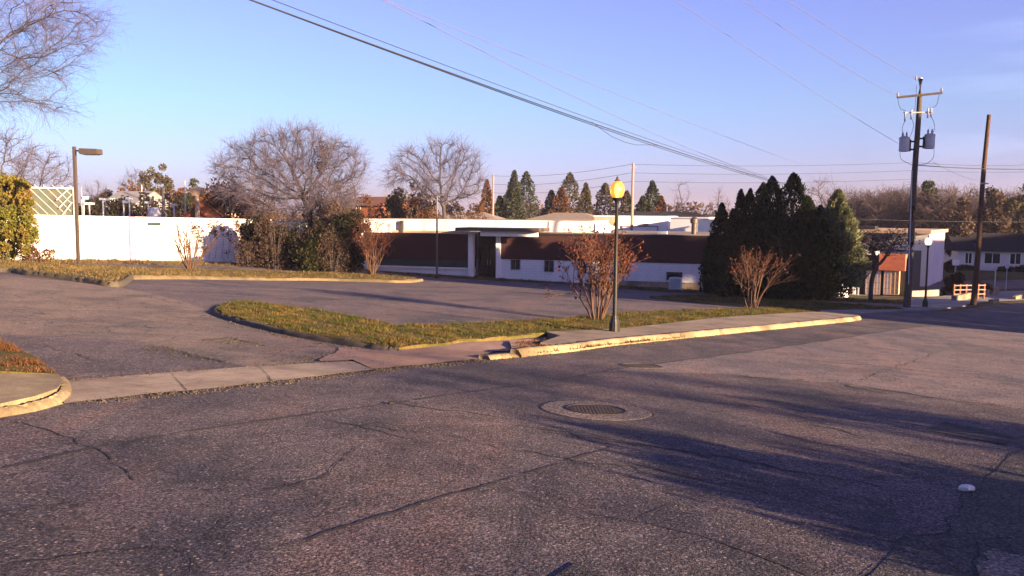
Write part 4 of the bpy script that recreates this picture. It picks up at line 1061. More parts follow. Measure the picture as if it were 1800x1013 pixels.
# roof vents
px = F.X(1220, 400, 3.0)
b_ = MB().lathe([(.2, 0), (.2, .9), (.3, .92), (.3, 1.25), (.22, 1.3), (.05, 1.42)], 14, (px, 3.0, zt+.1)); b_.build('roof_vent', M['bronze_metal'], B, smooth=True)
px = F.X(1164, 415, 1.0); MB().box(px-.35, px+.35, .8, 1.4, zt+.15, zt+.42).build('roof_hatch', M['grey_metal'], B)
tag(B, 'long single storey brown brick building with a white base and flat canopy over the door', 'building')
# upper white parapet block behind the left wing and entrance
G = Facade(640, 71.2, 1045, 66.6)
W = G.obj('parapet_building')
gt = G.Z(850, 388.5); g0 = G.Z(850, 414.5)
G0 = 0.0
xr = G.X(1039.5, 400)
MB().box(0, xr, 0, 10, G.ground(5)-.5, gt).build('wall', M['wall_white_block'], W)
MB().box(-.04, xr+.04, -.05, 10.04, gt, gt+.07).build('coping', M['trim_white'], W)
MB().box(.3, xr-.3, .2, 9.8, gt+.072, gt+.09).build('roof', M['roof_gravel'], W)
xl = G.X(828, 410)
MB().box(.1, xl, -.22, -.003, G.Z(750, 414), G.Z(750, 405.5)).build('ledge', M['far_tan'], W)
x = G.X(708, 400); MB().box(x-.12, x+.12, -.3, -.04, G.Z(708, 416), G.Z(708, 388)+.0).build('downpipe', M['bronze_metal'], W)
x = G.X(966, 400); MB().rod((x, -.06, G.Z(966, 413)), (x, -.06, gt+.05), .025).build('conduit', M['galv'], W)
tag(W, 'tall white parapet block catching full sun above the shaded brown wing', 'building')
# roof units behind, pale
def blockhouse(u0, d0, u1, d1, vt, depth, label, mat='wall_white', extra=None, name='white_building', vb=470):
    F2 = Facade(u0, d0, u1, d1); o = F2.obj(name); um = (u0+u1)/2; z1 = F2.Z(um, vt); g = min(F2.ground(0), F2.ground(F2.L))-.5
    MB().box(0, F2.L, 0, depth, g, z1).build('wall', M[mat], o)
    MB().box(-.06, F2.L+.06, -.08, depth+.06, z1, z1+.1).build('coping', M['trim_white'], o)
    MB().box(.2, F2.L-.2, .2, depth-.2, z1+.102, z1+.14).build('roof', M['roof_gravel'], o)
    if extra: extra(F2, o, z1)
    return tag(o, label, 'building')
def ex1(F2, o, z1):
    a, b = F2.X(1092), F2.X(1156); z0, z2 = F2.Z(1120, 410), F2.Z(1120, 397)
    for q, (x0, x1, zz0, zz1) in enumerate(((a, a+.12, z0, z2), (b-.12, b, z0, z2), (a+.12, b-.12, z2-.12, z2), (a+.12, b-.12, z0, z0+.12))):
        MB().box(x0, x1, -.1, -.002, zz0, zz1).build('door_frame', M['far_grey'], o)
    MB().box(a+.12, b-.12, -.06, -.002, z0+.12, z2-.12).build('garage_door', M['wall_white'], o)
    x = F2.X(1134); MB().box(x-.25, x+.3, -.3, -.002, F2.Z(1134, 396), F2.Z(1134, 393.5)).build('wall_lamp', M['trim_dark'], o)
    MB().box(0, F2.X(1083), -.02, .5, z1-.9, z1-.02).build('panel', M['far_tan'], o)
blockhouse(1043, 92, 1172, 90, 381.5, 14, 'white flat roofed building with a pale garage door behind the brown roof', extra=ex1)
blockhouse(1176, 84, 1243, 82, 384, 12, 'white flat roofed block beside the dark roof vent')
blockhouse(1224, 78, 1262, 76, 388, 4, 'small boxy pale roof building next to the conifers')
p = at(1060, 405, 74)
# satellite dish on the roof behind
o = empty('satellite_dish', F.obj('tmp').location); bpy.data.objects.remove(bpy.data.objects['tmp'])
P0 = at(1060, 404, 68); o.location = (P0.x, P0.y, at(1060, 414, 68).z-.05)
b_ = MB().lathe([(.02, 0), (.3, .03), (.52, .12), (.62, .22), (.6, .23), (.5, .15), (.28, .06), (.02, .03)], 24)
dsh = b_.build('reflector', M['hvac'], o, smooth=True); dsh.location = (0, -.15, .55); dsh.rotation_euler = (rad(70), 0, rad(20))
MB().rod((0, 0, 0), (0, 0, .6), .04).rod((-.3, 0, .02), (.3, 0, .02), .03).rod((0, -.1, .35), (.05, -.75, .75), .02).build('mast', M['galv'], o)
tag(o, 'round pale satellite dish on the brown building roof behind the lamp post', 'satellite dish')
# air conditioner / white box at the foot of the wall
P0 = gp(1187, 510); o = empty('air_conditioner', P0, F.rz)
MB().box(-.42, .42, -.3, .3, .08, .86, .03).build('housing', M['hvac'], o)
g_ = MB()
for k in range(9): g_.box(-.36, .36, -.325, -.3-.001, .16+k*.075, .185+k*.075)
g_.build('grille', M['far_grey'], o)
MB().lathe([(.24, 0), (.24, .03), (.2, .04), (.05, .04)], 20, (0, 0, .862)).build('fan_cover', M['galv'], o)
MB().box(-.48, .48, -.36, .36, -.1, .078).build('slab', M['concrete_dark'], o)
tag(o, 'pale boxy air conditioner on the ground under the dark wall window', 'air conditioner')

# long white wall at left
Wl = Facade(20, 61, 436, 66.5); o = Wl.obj('white_wall'); z0_ = min(Wl.ground(x) for x in np.linspace(0, Wl.L, 8))-.4
za = Wl.Z(60, 379); zb_ = Wl.Z(420, 386.5)
bm = MB()
xm = Wl.X(440, 400) 
bm.prism([(-9, z0_-.3), (xm+14, z0_), (xm+14, zb_-.25), (-9, za+.12)], 0, .3); bm.build('wall', M['wall_white_block'], o)
MB().prism([(-9, za+.122), (xm+14, zb_-.248), (xm+14, zb_-.16), (-9, za+.21)], -.04, .34).build('coping', M['trim_white'], o)
x = Wl.X(233, 400); MB().box(x-.22, x+.22, -.09, -.002, z0_, Wl.Z(233, 381)).build('pilaster', M['wall_pink'] if 'wall_pink' in M else simple('wall_pink', (.33, .2, .34), .85, .1, 3), o)
x0, x1 = Wl.X(261), Wl.X(284); MB().box(x0, x1, -.05, -.002, Wl.Z(270, 396.5), Wl.Z(270, 391.5)).build('louvre', M['glass_teal'], o)
x = Wl.X(286.5); MB().box(x-.03, x+.03, -.04, -.002, z0_, Wl.Z(286, 392)).build('conduit', simple('pink_pipe', (.6, .48, .5), .7, .1, 3), o)
x = Wl.X(64); MB().rod((x, -.5, z0_), (x, -.5, z0_+1.6), .03).build('stake', M['bronze_metal'], o)
tag(o, 'long white block wall in full sun with a pink pilaster', 'wall')
# ivy patch on the wall end
rng = np.random.default_rng(400); vo = Wl.obj('wall_vine')
C = []
for k in range(46):
    u = rng.uniform(335, 440); v = 390+abs(rng.normal(0, 16))*(1 if u < 400 else 1.8); C.append([Wl.X(u, v), -.12, Wl.Z(u, v)])
P, dd = clump_pts(rng, C, .22, 20); P[:, 1] = -.05-np.abs(P[:, 1]+.1)*.6
leaf_mesh('foliage', P, dd, .12, .08, M['rust_leaf'], vo, rng)
tb = MB()
for k in range(9):
    u = 345+k*11; tb.path([(Wl.X(u, 455), -.06, Wl.Z(u, 455)), (Wl.X(u+4, 425), -.08, Wl.Z(u+4, 425)), (Wl.X(u-3, 395), -.05, Wl.Z(u-3, 395))], .014, 4, .006)
tb.build('stem', M['twig_brown'], vo)
tag(vo, 'dry brown vine creeping over the shaded end of the white wall', 'vine')
# diagonal lattice roof (greenhouse frame) beyond the wall
Fg = Facade(40, 74, 134, 77); o = Fg.obj('lattice_roof')
xa, xb = Fg.X(58, 350), Fg.X(131, 350); za, zb3 = Fg.Z(90, 377), Fg.Z(90, 325)
MB().box(xa-1, xb, .35, .45, za-3.5, zb3-.35).build('panel', simple('lattice_backing', (.05, .06, .045), .8, .2, 2), o)
sl = MB(); hgt_ = zb3-za
for k in range(-3, 9):
    x0 = xa+k*.72+.2; x1 = x0+hgt_*.95
    # descending bars "\"
    pts = []
    a0, a1 = (x0, zb3), (x1, za)
    # clip to the frame
    def clip(pa, pb):
        (xp, zp), (xq, zq) = pa, pb; t0, t1 = 0, 1; dx = xq-xp
        if dx: 
            ta, tb_ = (xa-1-xp)/dx, (xb-.25-xp)/dx; t0 = max(t0, min(ta, tb_)); t1 = min(t1, max(ta, tb_))
        if t1 <= t0: return None
        return (xp+dx*t0, zp+(zq-zp)*t0), (xp+dx*t1, zp+(zq-zp)*t1)
    c = clip(a0, a1)
    if c: sl.rod((c[0][0], .29, c[0][1]), (c[1][0], .29, c[1][1]), .04, n=4)
sl.build('slat', M['galv'], o)
s2 = MB()
for k in range(3):
    x1 = xb-.2; z1 = zb3-.1-k*.7; x0 = x1-1.3+k*.2; s2.rod((x0, .05, z1-1.25), (x1, .05, z1), .06, n=4)
s2.build('brace', M['galv'], o)
MB().box(xb-.1, xb+.05, .1, .5, za-3.5, zb3-.2).build('post', M['galv'], o)
MB().box(xa-1, xb+.05, .1, .34, zb3-.35+.002, zb3-.22).build('ridge', M['galv'], o)
tag(o, 'grey green panel roof crossed by pale diagonal bars behind the white wall', 'lattice roof')

# small posts and lamps in the yard beyond the wall
def yard_post(u, vt, hw, kind, label, d=80, r=.07, mat='trim_white'):
    p = base(u, d); h = hgt(p, u, vt, d); o = empty('yard_lamp' if kind else 'yard_post', p)
    MB().rod((0, 0, 0), (0, 0, h-(.05 if kind else 0)), r, r*.85).build('pole', M[mat], o)
    w = hw*d/FPX
    if kind == 1: MB().box(-w, w, -.2, .2, h-.07, h+.14, .03).build('lamp_head', M['hvac'], o)
    if kind == 2: MB().box(-w*.2, w*1.6, -.16, .16, h-.08, h+.18, .03).build('lamp_head', M['hvac'], o)
    if kind == 3:
        MB().prism([(-w, h), (w, h), (w, h-.25), (w*.45, h-.7), (-w*.45, h-.7), (-w, h-.25)], -.4, .4).build('lamp_head', M['far_tan'], o)
    return tag(o, label, 'lamp' if kind else 'post')
yard_post(150, 349, 5, 2, 'small white yard lamp close behind the shoebox lamp pole'); yard_post(160, 359, 8, 1, 'low flat topped white yard lamp beside the lattice roof')
yard_post(184, 351, 5, 1, 'slim white yard lamp standing alone before the dark trees'); yard_post(220, 356, 5, 2, 'white yard lamp with a tilted head, one of a close pair'); yard_post(230, 350, 5, 1, 'taller white yard lamp of the close pair')
yard_post(263, 357, 5, 1, 'white yard lamp beside the white barrel'); yard_post(308, 361, 5, 1, 'low white yard lamp between the leaning stake and the flat topped lamp post')
yard_post(147, 330, 3, 0, 'thin grey post behind the shoebox lamp pole', r=.05, mat='galv'); yard_post(328, 318, 3, 0, 'tall thin pale post beside the flat topped lamp post', r=.07, mat='steel_pale')
yard_post(349, 330, 11, 3, 'tan post with a wide flat top over the white wall', r=.22, mat='far_tan', d=72)
yard_post(290, 330, 3, 0, 'thick pale leaning post above the white wall', r=.17, mat='bark_pale'); yard_post(272, 345, 3, 0, 'short reddish post behind the white barrel', r=.09, mat='far_orange')
yard_post(252, 325, 2, 0, 'distant thin pole above the yard trees', d=118, r=.08, mat='galv')
p = base(274, 79); o = empty('white_barrel', p); h = hgt(p, 274, 365, 79); MB().lathe([(.5, 0), (.55, h*.3), (.55, h*.85), (.42, h*.97), (.3, h)], 16).build('shell', M['trim_white'], o, smooth=True)
MB().lathe([(.57, h*.5), (.58, h*.52), (.57, h*.54)], 16).build('band', M['galv'], o); tag(o, 'white barrel shaped tank just above the white wall', 'tank')
# brick coloured gable roof behind the wall
Fr = Facade(325, 72, 392, 73); o = Fr.obj('gable_shed'); z0 = Fr.Z(350, 384); x0, x1 = Fr.X(329), Fr.X(388); zt_ = Fr.Z(352, 352)
MB().prism([(x0-.3, z0), (x0, z0-2.6), (x1, z0-2.6), (x1+.3, z0), ((x0+x1)/2, zt_-.1)], .2, 4).build('wall', M['far_orange'], o)
MB().prism([(x0-.5, z0-.1), ((x0+x1)/2, zt_-.08), (x1+.5, z0-.1), (x1+.5, z0+.05), ((x0+x1)/2, zt_+.05), (x0-.5, z0+.05)], 0, 4.3).build('roof', simple('roof_rust', (.14, .055, .035), .9, .2, 3), o)
tag(o, 'low shed with a rust red gable roof peeking over the white wall', 'shed')

# distant houses
def house(u0, d0, u1, d1, ve, vr, label, wall, roof, depth=7, wins=(), hip=False, name='house', chim=None, cat='house'):
    F2 = Facade(u0, d0, u1, d1); o = F2.obj(name); g = min(F2.ground(0), F2.ground(F2.L))-.4; um = (u0+u1)/2
    ze, zr = F2.Z(um, ve), F2.Z(um, vr); Lh = F2.L
    MB().box(0, Lh, 0, depth, g, ze).build('wall', M[wall], o)
    b = MB(); hx = min(depth/2, Lh/3) if hip else 0
    vs = [b.bm.verts.new(q) for q in ((-.5, -.5, ze-.12), (Lh+.5, -.5, ze-.12), (Lh+.5, depth+.5, ze-.12), (-.5, depth+.5, ze-.12), (-.5+hx, depth/2, zr), (Lh+.5-hx, depth/2, zr))]
    for f in ((0, 1, 5, 4), (1, 2, 5), (2, 3, 4, 5), (3, 0, 4), (0, 3, 2, 1)): b.bm.faces.new([vs[i] for i in f])
    rf = b.build('roof', M[roof], o)
    if chim: x = F2.X(chim, ve); MB().box(x-.4, x+.4, depth*.45, depth*.6, ze, zr+.9).build('chimney', M['far_orange'], rf)
    for w in wins:
        a, c = F2.X(w[0]), F2.X(w[1]); z1, z2 = F2.Z(w[0], w[3]), F2.Z(w[0], w[2])
        wo = MB().box(a, c, -.03, .05, z1, z2).build('window', M['glass_dark'], o)
        fr = MB(); fr.box(a-.08, a, -.06, .04, z1-.08, z2+.08); fr.box(c, c+.08, -.06, .04, z1-.08, z2+.08); fr.box(a, c, -.06, .04, z2, z2+.08); fr.box(a, c, -.07, .04, z1-.08, z1)
        fr.box((a+c)/2-.03, (a+c)/2+.03, -.05, -.031, z1, z2); fr.build('frame', M['trim_white'], wo)
    return tag(o, label, cat)
house(1682, 104, 1860, 101, 441, 411, 'long low white house with a dark roof across the far street', 'far_white', 'roof_dark', 8, ((1697, 1708, 445, 463), (1731, 1758, 445, 463), (1776, 1794, 446, 464)))
house(612, 118, 668, 116, 360, 345, 'far house with a white wall and an orange gable among brush', 'far_orange', 'roof_rust', 8, ((628, 634, 362, 368),))
house(668, 125, 735, 124, 362, 340, 'grey gabled far house behind the rust coloured tree', 'far_grey', 'far_grey', 8, ((700, 706, 352, 360),))
house(186, 118, 238, 117, 358, 335, 'pale blue grey far house behind the yard lamps', 'far_grey', 'far_grey', 8, ((198, 204, 350, 356),))
house(300, 124, 380, 123, 372, 352, 'low dark roofed far house behind the tall thin post', 'far_tan', 'roof_dark', 8)
house(925, 118, 1050, 115, 386, 374, 'low tan roofed far building behind the white parapet', 'far_tan', 'roof_gravel', 9, hip=True, name='far_building', cat='building')
house(760, 116, 870, 115, 384, 372, 'low tan far building behind the distant utility pole', 'far_tan', 'roof_gravel', 9, hip=True, name='far_building', cat='building')
house(1055, 122, 1260, 118, 383, 372, 'long low brown roofed far building behind the garage door building', 'far_tan', 'roof_dark', 9, hip=True, name='far_building', cat='building')

# orange brick building at right with white lattice windows
R = Facade(1494, 64, 1590, 62, 500, 500); o = R.obj('brick_shop'); g = R.ground(2)-.4
gz = R.Z(1540, 520)
x0, x1, x2, x3 = 0, R.X(1520), R.X(1552), R.X(1592)
zr = R.Z(1540, 446)
MB().box(x0, x3, .9, 9, g, zr).build('wall', M['trim_dark'], o)
MB().box(x2-.25, x3, 0, .89, R.Z(1570, 476), zr-.01).build('brick_band', M['brick_orange'], o)
MB().box(x0-.5, x1+.9, -.7, .6, R.Z(1515, 447), R.Z(1515, 441)).build('canopy', M['far_white'], o)
MB().box(x0, R.X(1500), .3, .89, g, R.Z(1500, 480)).build('wall_pier', M['brick_orange'], o)
MB().box(R.X(1500), R.X(1505), .2, .89, g, R.Z(1500, 480)).build('column', M['wall_white'], o)
MB().box(R.X(1511), R.X(1513.5), -.3, -.18, g, R.Z(1515, 447)-.003).build('post', M['grey_metal'], o)
for (a, b) in ((1523, 1535), (1537, 1548), (1555, 1566), (1567, 1581)):
    xa, xb = R.X(a), R.X(b); z1, z0 = R.Z(a, 477), R.Z(a, 518)
    wn = MB().box(xa, xb, .3, .88, z0, z1).build('window', M['wall_white'] if a != 1567 else M['far_tan'], o)
    f = MB()
    for k in range(5): zz = z0+(z1-z0)*k/4; f.box(xa, xb, .26, .298, zz-.025, zz+.025)
    for k in range(3): xx = xa+(xb-xa)*k/2; f.box(xx-.02, xx+.02, .255, .2985, z0+.03, z1-.03)
    f.build('frame', M['far_tan'], wn)
MB().box(x0-.6, x3+.3, -.5, .19, g, R.Z(1540, 520)).build('porch', M['concrete_dark'], o)
tag(o, 'small orange brick shop with sunlit white lattice windows behind the stout dark tree', 'shop')
# flat roofed store behind it
F3 = Facade(1486, 80, 1640, 76, 450, 450); o = F3.obj('flat_store'); zt3 = F3.Z(1560, 403); g = F3.ground(4)-.5
MB().box(0, F3.X(1632), 0, 12, g, zt3-.35).build('wall', M['far_white'], o)
MB().box(-.4, F3.X(1637), -1.0, 12.5, zt3-.348, zt3-.05).build('roof', M['far_tan'], o)
MB().box(.2, F3.X(1565), -.3, -.003, F3.Z(1540, 440), F3.Z(1540, 409)).build('panel', simple('slate_panel', (.16, .17, .22), .8, .3, 1.2), o)
MB().box(F3.X(1503, 405, -.5), F3.X(1538, 405, -.5), -.6, 1, zt3-.04, zt3+.25).build('roof_unit', M['trim_dark'], o)
tag(o, 'flat roofed tan and white store with a slate panel behind the brick shop', 'building')
# low white wall by conifers
F4 = Facade(1438, 57, 1500, 58.5, 505, 505); o = F4.obj('low_wall'); z1 = F4.Z(1470, 489)
MB().box(0, F4.X(1494), 0, .3, F4.ground(1)-.4, z1).build('wall', M['wall_base'], o); MB().box(-.05, F4.X(1494)+.05, -.05, .35, z1, z1+.06).build('coping', M['trim_white'], o)
tag(o, 'short low white wall between the conifers and the brick shop', 'wall')

# ------------------------------------------------------------------ far right street edge
drape('far_street', PX([(1600, 497), (1800, 492), (1960, 490), (1960, 500), (1800, 508), (1700, 512), (1600, 506)]), 3, .03, M['asphalt_lot'])
drape('far_lawn', PX([(1640, 480), (1700, 476), (1960, 474), (1960, 488), (1800, 490), (1620, 495)]), 3, .05, M['turf_soil'])
drape('forecourt', PX([(1590, 526), (1700, 514), (1960, 508), (1960, 520), (1800, 529), (1700, 536), (1640, 541), (1595, 540)]), 1.2, .03, M['concrete_dark'])
# rail fence
P0, P1 = base(1676, 58), base(1729, 58.5); o = empty('rail_fence', P0, math.atan2(P1.y-P0.y, P1.x-P0.x)); Lf = (P1-P0).length
for k in range(6): x = Lf*k/5; MB().box(x-.05, x+.05, -.05, .05, -.1, 1.02).build('post', M['far_orange'], o)
for k in range(3): MB().box(-.05, Lf+.05, -.085, -.052, .3+k*.3, .37+k*.3).build('rail', M['bark_pale'], o)
tag(o, 'reddish wooden rail fence beside the leaning bare pole', 'fence')
def kblock(u0, v0, u1, v1, h, label, m='kerb_concrete'):
    a, b = gp(u0, v0), gp(u1, v1); o = empty('kerb_block', a, math.atan2(b.y-a.y, b.x-a.x)); Lk = (b-a).length
    ob = MB().box(0, Lk, -.14, .14, -.1, h, .04).build('slab', M[m], o); return tag(o, label, 'kerb block')
kblock(1676, 529, 1705, 528, .3, 'sunlit pale concrete kerb block at the foot of the rail fence', 'concrete_walk'); kblock(1731, 521, 1753, 517, .45, 'sloping pale kerb block beyond the leaning bare pole', 'concrete_walk')
kblock(1741, 533, 1752, 532.5, .2, 'small pale kerb block at the far edge of the street'); kblock(1600, 521, 1648, 520, .4, 'long grey concrete kerb block between the two poles', 'concrete_dark')
kblock(1782, 527, 1797, 525, .22, 'small pale kerb block nearest the picture edge')
for u, vt, vb, lb, m in ((1748, 472, 513, 'thin sign post with a dark box on top before the white far house', 'steel_pale'), (1768, 470, 510, 'thin grey sign post in front of the white far house, farther along', 'galv')):
    p = gp(u, vb); h = hgt(p, u, vt, p.y); o = empty('sign_post', p); MB().rod((0, 0, -.1), (0, 0, h), .035).build('pole', M[m], o)
    MB().box(-.13, .13, -.05, .05, h-.1, h+.25, .02).build('sign_box', M['grey_metal'], o); tag(o, lb, 'post')
p = base(1679, 97); o = empty('mailbox', p); h = hgt(p, 1679, 466, 97); MB().box(-.28, .28, -.3, .3, h-.05, h+.55, .06).build('box', M['trim_white'], o); MB().rod((0, 0, -.1), (0, 0, h-.05), .08).build('post', M['galv'], o)
tag(o, 'small bright white box on a post at the corner of the far house', 'mailbox')

# ------------------------------------------------------------------ lamps and poles
def globe_lamp(p, h, label, gm='globe_glass'):
    o = empty('street_lamp', p); s = h/3.85
    MB().lathe([(.17, -.1), (.17, .05), (.155, .07), (.14, .1), (.135, .3), (.115, .36), (.1, .42), (.085, .46), (.075, .5)], 24, flute=.06).build('base', M['black_iron'], o, smooth=False)
    MB().lathe([(.058, .48), (.05, 1.6), (.042, h-.62*s), (.05, h-.6*s), (.042, h-.57*s)], 20, flute=.05).build('pole', M['black_iron'], o, smooth=True)
    MB().lathe([(.045, h-.58), (.06, h-.52), (.075, h-.49), (.13, h-.45), (.14, h-.43), (.12, h-.42)], 24).build('fitter', M['black_iron'], o, smooth=True)
    g = MB().lathe([(.1, h-.42), (.14, h-.38), (.17, h-.31), (.18, h-.23), (.17, h-.15), (.135, h-.08), (.095, h-.035), (.05, h-.02)], 28).build('globe', M[gm], o, smooth=True)
    MB().lathe([(.02, h-.4), (.03, h-.3), (.045, h-.22), (.03, h-.14), (.01, h-.12)], 14).build('bulb', M['bulb_lit'], g, smooth=True)
    MB().lathe([(.075, h-.022), (.06, h+.005), (.025, h+.03), (.035, h+.055), (.02, h+.08), (.003, h+.1)], 16).build('finial', M['bronze_metal'], o, smooth=True)
    return tag(o, label, 'street lamp')
p = gp(1080, 590); globe_lamp(p, hgt(p, 1083, 317, p.y), 'black post lamp with a glowing amber globe at the sunlit kerb')
p = gp(1626, 541); globe_lamp(p, hgt(p, 1631, 417, p.y), 'black post lamp with a white lit globe between the transformer pole and bare pole', 'globe_white')

p = base(138, 46); o = empty('parking_lamp', p); h = hgt(p, 135, 258, 46)
MB().box(-.075, .075, -.075, .075, -.1, h, .01).build('pole', M['bronze_metal'], o)
MB().box(.075, .4, -.035, .035, h-.26, h-.18).build('arm', M['bronze_metal'], o)
hd = MB().prism([(.4, h-.33), (.44, h-.1), (1.45, h-.14), (1.47, h-.4), (1.4, h-.43), (.5, h-.42)], -.26, .26).build('lamp_head', M['bronze_metal'], o)
MB().box(.62, 1.36, -.2, .2, h-.455, h-.431).build('lens', M['glass_teal'], hd); o.rotation_euler.z = rad(-8)
MB().box(-.2, .2, -.2, .2, -.1, .06).build('base', M['concrete_walk'], o)
tag(o, 'tall dark square pole with a shoebox lamp head on the dry grass strip', 'parking lamp')
p = gp(768, 489); o = empty('lot_pole', p); h = hgt(p, 767, 345, p.y)
MB().rod((0, 0, -.1), (0, 0, h), .075, .06).build('pole', M['bronze_metal'], o); MB().lathe([(.16, 0), (.16, .12), (.09, .16)], 12).build('base', M['black_iron'], o)
MB().box(-.12, .3, -.1, .1, h, h+.12, .02).build('lamp_head', M['bronze_metal'], o)
tag(o, 'thin dark pole standing at the shaded edge of the parking lot', 'pole')

# transformer pole
pb = gp(1594, 542); top = at(1618, 139, pb.y); Hp = top.z-pb.z
o = empty('utility_pole', pb); dx = top.x-pb.x
def on(t): return Vector((dx*t, 0, Hp*t))
MB().path([on(t)+Vector((.02*math.sin(t*9), 0, 0)) for t in np.linspace(-.02, 1, 14)], .185, 12, .115).build('pole', M['pole_wood'], o, smooth=True)
MB().lathe([(.12, 0), (.1, .05), (.03, .09)], 10, on(1)).build('cap', M['galv'], o)
def pl(u, v, dy=0):
    q = at(u, v, pb.y+dy); return q-pb
ca = MB(); a_, b_2 = pl(1577, 171.5, -.18), pl(1656, 163.5, -.18); ca.rod(a_, b_2, .06, n=4); ca.build('crossarm', M['pole_wood'], o)
for u, v in ((1578, 170), (1655, 161.5), (1610, 141)):
    q = pl(u, v, -.18); MB().lathe([(.03, 0), (.06, .03), (.035, .06), (.07, .09), (.035, .13), (.05, .16), (.01, .2)], 12, q).build('insulator', M['porcelain'], o, smooth=True)
br = MB(); br.rod(pl(1588, 198.5, -.2), pl(1640, 197.5, -.2), .03, n=4); br.build('bracket', M['galv'], o)
for u, v in ((1591, 204), (1602, 200), (1631, 198), (1637, 196)):
    q = pl(u, v, -.26); MB().lathe([(.03, -.28), (.055, -.24), (.03, -.2), (.055, -.14), (.03, -.1), (.055, -.04), (.03, 0), (.055, .06), (.03, .1), (.04, .2)], 10, q).build('cutout', M['porcelain'], o, smooth=True)
def transformer(u, v, s):
    q = pl(u, v, -.1)
    tk = MB().lathe([(.17, -.37), (.24, -.35), (.25, -.31), (.25, .27), (.27, .29), (.27, .33), (.2, .38), (.05, .41)], 20, q).build('transformer', M['grey_metal'], o, smooth=True)
    bs = MB()
    for k in (-1, 1): bs.lathe([(.035, 0), (.06, .05), (.035, .1), (.055, .15), (.035, .2), (.02, .27)], 10, q+Vector((k*.1, 0, .36)))
    bs.build('bushing', M['porcelain'], tk, smooth=True)
    br = MB(); t0 = q+Vector((s*.28, 0, .15)); br.rod(t0, on((q.z+.15)/Hp), .05, n=6); br.rod(q+Vector((s*.28, 0, -.25)), on((q.z-.25)/Hp), .05, n=6); br.rod(q+Vector((s*.3, 0, -.35)), q+Vector((s*.3, 0, .25)), .05, n=4); br.build('hanger', M['trim_dark'], tk)
transformer(1589.5, 254, 1); transformer(1634, 249, -1)
lp = MB()
for pts in ([(1591, 212), (1586, 225), (1588, 236), (1592, 243)], [(1602, 207), (1606, 222), (1600, 240)], [(1578, 172), (1582, 190), (1592, 195)], [(1637, 205), (1643, 222), (1638, 240)],
            [(1582, 268), (1584, 280), (1598, 288), (1606, 290)], [(1642, 262), (1640, 278), (1628, 288), (1612, 290)], [(1651, 166), (1646, 185), (1636, 190)], [(1611, 150), (1610, 170), (1608, 195)]):
    P = [pl(u, v, -.3) for u, v in pts]; Q = [tuple(q) for q in P]; SP = []
    for i in range(len(P)-1):
        p0, p1, p2, p3 = P[max(i-1, 0)], P[i], P[i+1], P[min(i+2, len(P)-1)]
        for j in range(5):
            t = j/5; SP.append(.5*((2*p1)+(p2-p0)*t+(2*p0-5*p1+4*p2-p3)*t*t+(3*p1-p0-3*p2+p3)*t**3))
    SP.append(P[-1]); lp.path(SP, .012, 4)
lp.build('jumper_wire', M['wire_dark'], o)
MB().rod(pl(1603, 300, -.2)+Vector((.0, 0, 0)), pl(1597, 500, -.2), .03, n=6).build('conduit', M['galv'], o)
tag(o, 'tall utility pole carrying a crossarm and two grey transformer cans', 'utility pole')
pb2 = gp(1711, 535); tp = at(1738, 202, pb2.y+.3); o = empty('bare_pole', pb2); v_ = tp-pb2
MB().path([v_*t+Vector((.03*math.sin(t*7), 0, 0)) for t in np.linspace(-.02, 1, 12)], .16, 12, .105).build('pole', M['pole_wood_red'], o, smooth=True)
MB().rod(v_*.64+Vector((-.2, -.15, 0)), v_*.64+Vector((.2, -.15, 0)), .04).build('bolt', M['galv'], o)
tag(o, 'leaning reddish bare wooden pole with nothing on top', 'utility pole')
def far_pole(u, vt, vb, d, r, label, arm=True):
    p = base(u, d); h = hgt(p, u, vt, d); o = empty('distant_pole', p); MB().rod((0, 0, -.2), (0, 0, h), r, r*.7, 8).build('pole', M['bark_pale'], o)
    if arm: MB().box(-.35, .35, -.05, .05, h-.5, h-.4).build('crossarm', M['bark_pale'], o)
    return tag(o, label, 'utility pole'), p, h
far_pole(1109, 287, 415, 88, .17, 'pale wooden pole rising above the flat white roofs beside the lit globe'); far_pole(866, 307, 388, 120, .17, 'distant pale wooden pole beside the narrow brown cypress')
far_pole(1643, 370, 415, 118, .15, 'short distant orange lit pole past the transformer pole', False)

# ------------------------------------------------------------------ wires
def wire(name, a, b, sag, r, m, label, cat='power line', group=None, n=36):
    a, b = Vector(a), Vector(b)
    pts = [a.lerp(b, t)-Vector((0, 0, 4*sag*t*(1-t))) for t in np.linspace(0, 1, n)]
    o = MB().path(pts, r, 5).build(name, M[m], smooth=True); return tag(o, label, cat, group)
def project(q):
    c = CAMROT.transposed() @ (Vector(q)-Vector((0, 0, EYE))); return 900+c.x/-c.z*FPX, 506.5-c.y/-c.z*FPX
def wire_px(name, A, B, mid, r, m, label, ext=0.25, **kw):
    """A, B = (u,v,d) ends seen in the photo, mid = (u,v) a point it passes; extended past A (out of view)"""
    a, b = at(*A), at(*B); a = a+(a-b)*ext*(A[2]/B[2])*2
    lo, hi = -3.0, 6.0
    def vat(sag):
        best = None
        for t in np.linspace(0, 1, 200):
            q = a.lerp(b, t)-Vector((0, 0, 4*sag*t*(1-t)))
            if q.y < 1: continue
            u, v = project(q)
            if best is None or abs(u-mid[0]) < best[0]: best = (abs(u-mid[0]), v)
        return best[1]
    for _ in range(30):
        m_ = (lo+hi)/2
        if vat(m_) < mid[1]: lo = m_
        else: hi = m_
    return wire(name, a, b, (lo+hi)/2, r, m, label, n=60, **kw)
g = 'overhead cables crossing the sky'
wire_px('telephone_cable', (478, -2, 15), (1440, 337, 62), (900, 166), .016, 'wire_dark', 'thickest dark cable sweeping down across the sky to the conifers', group=g)
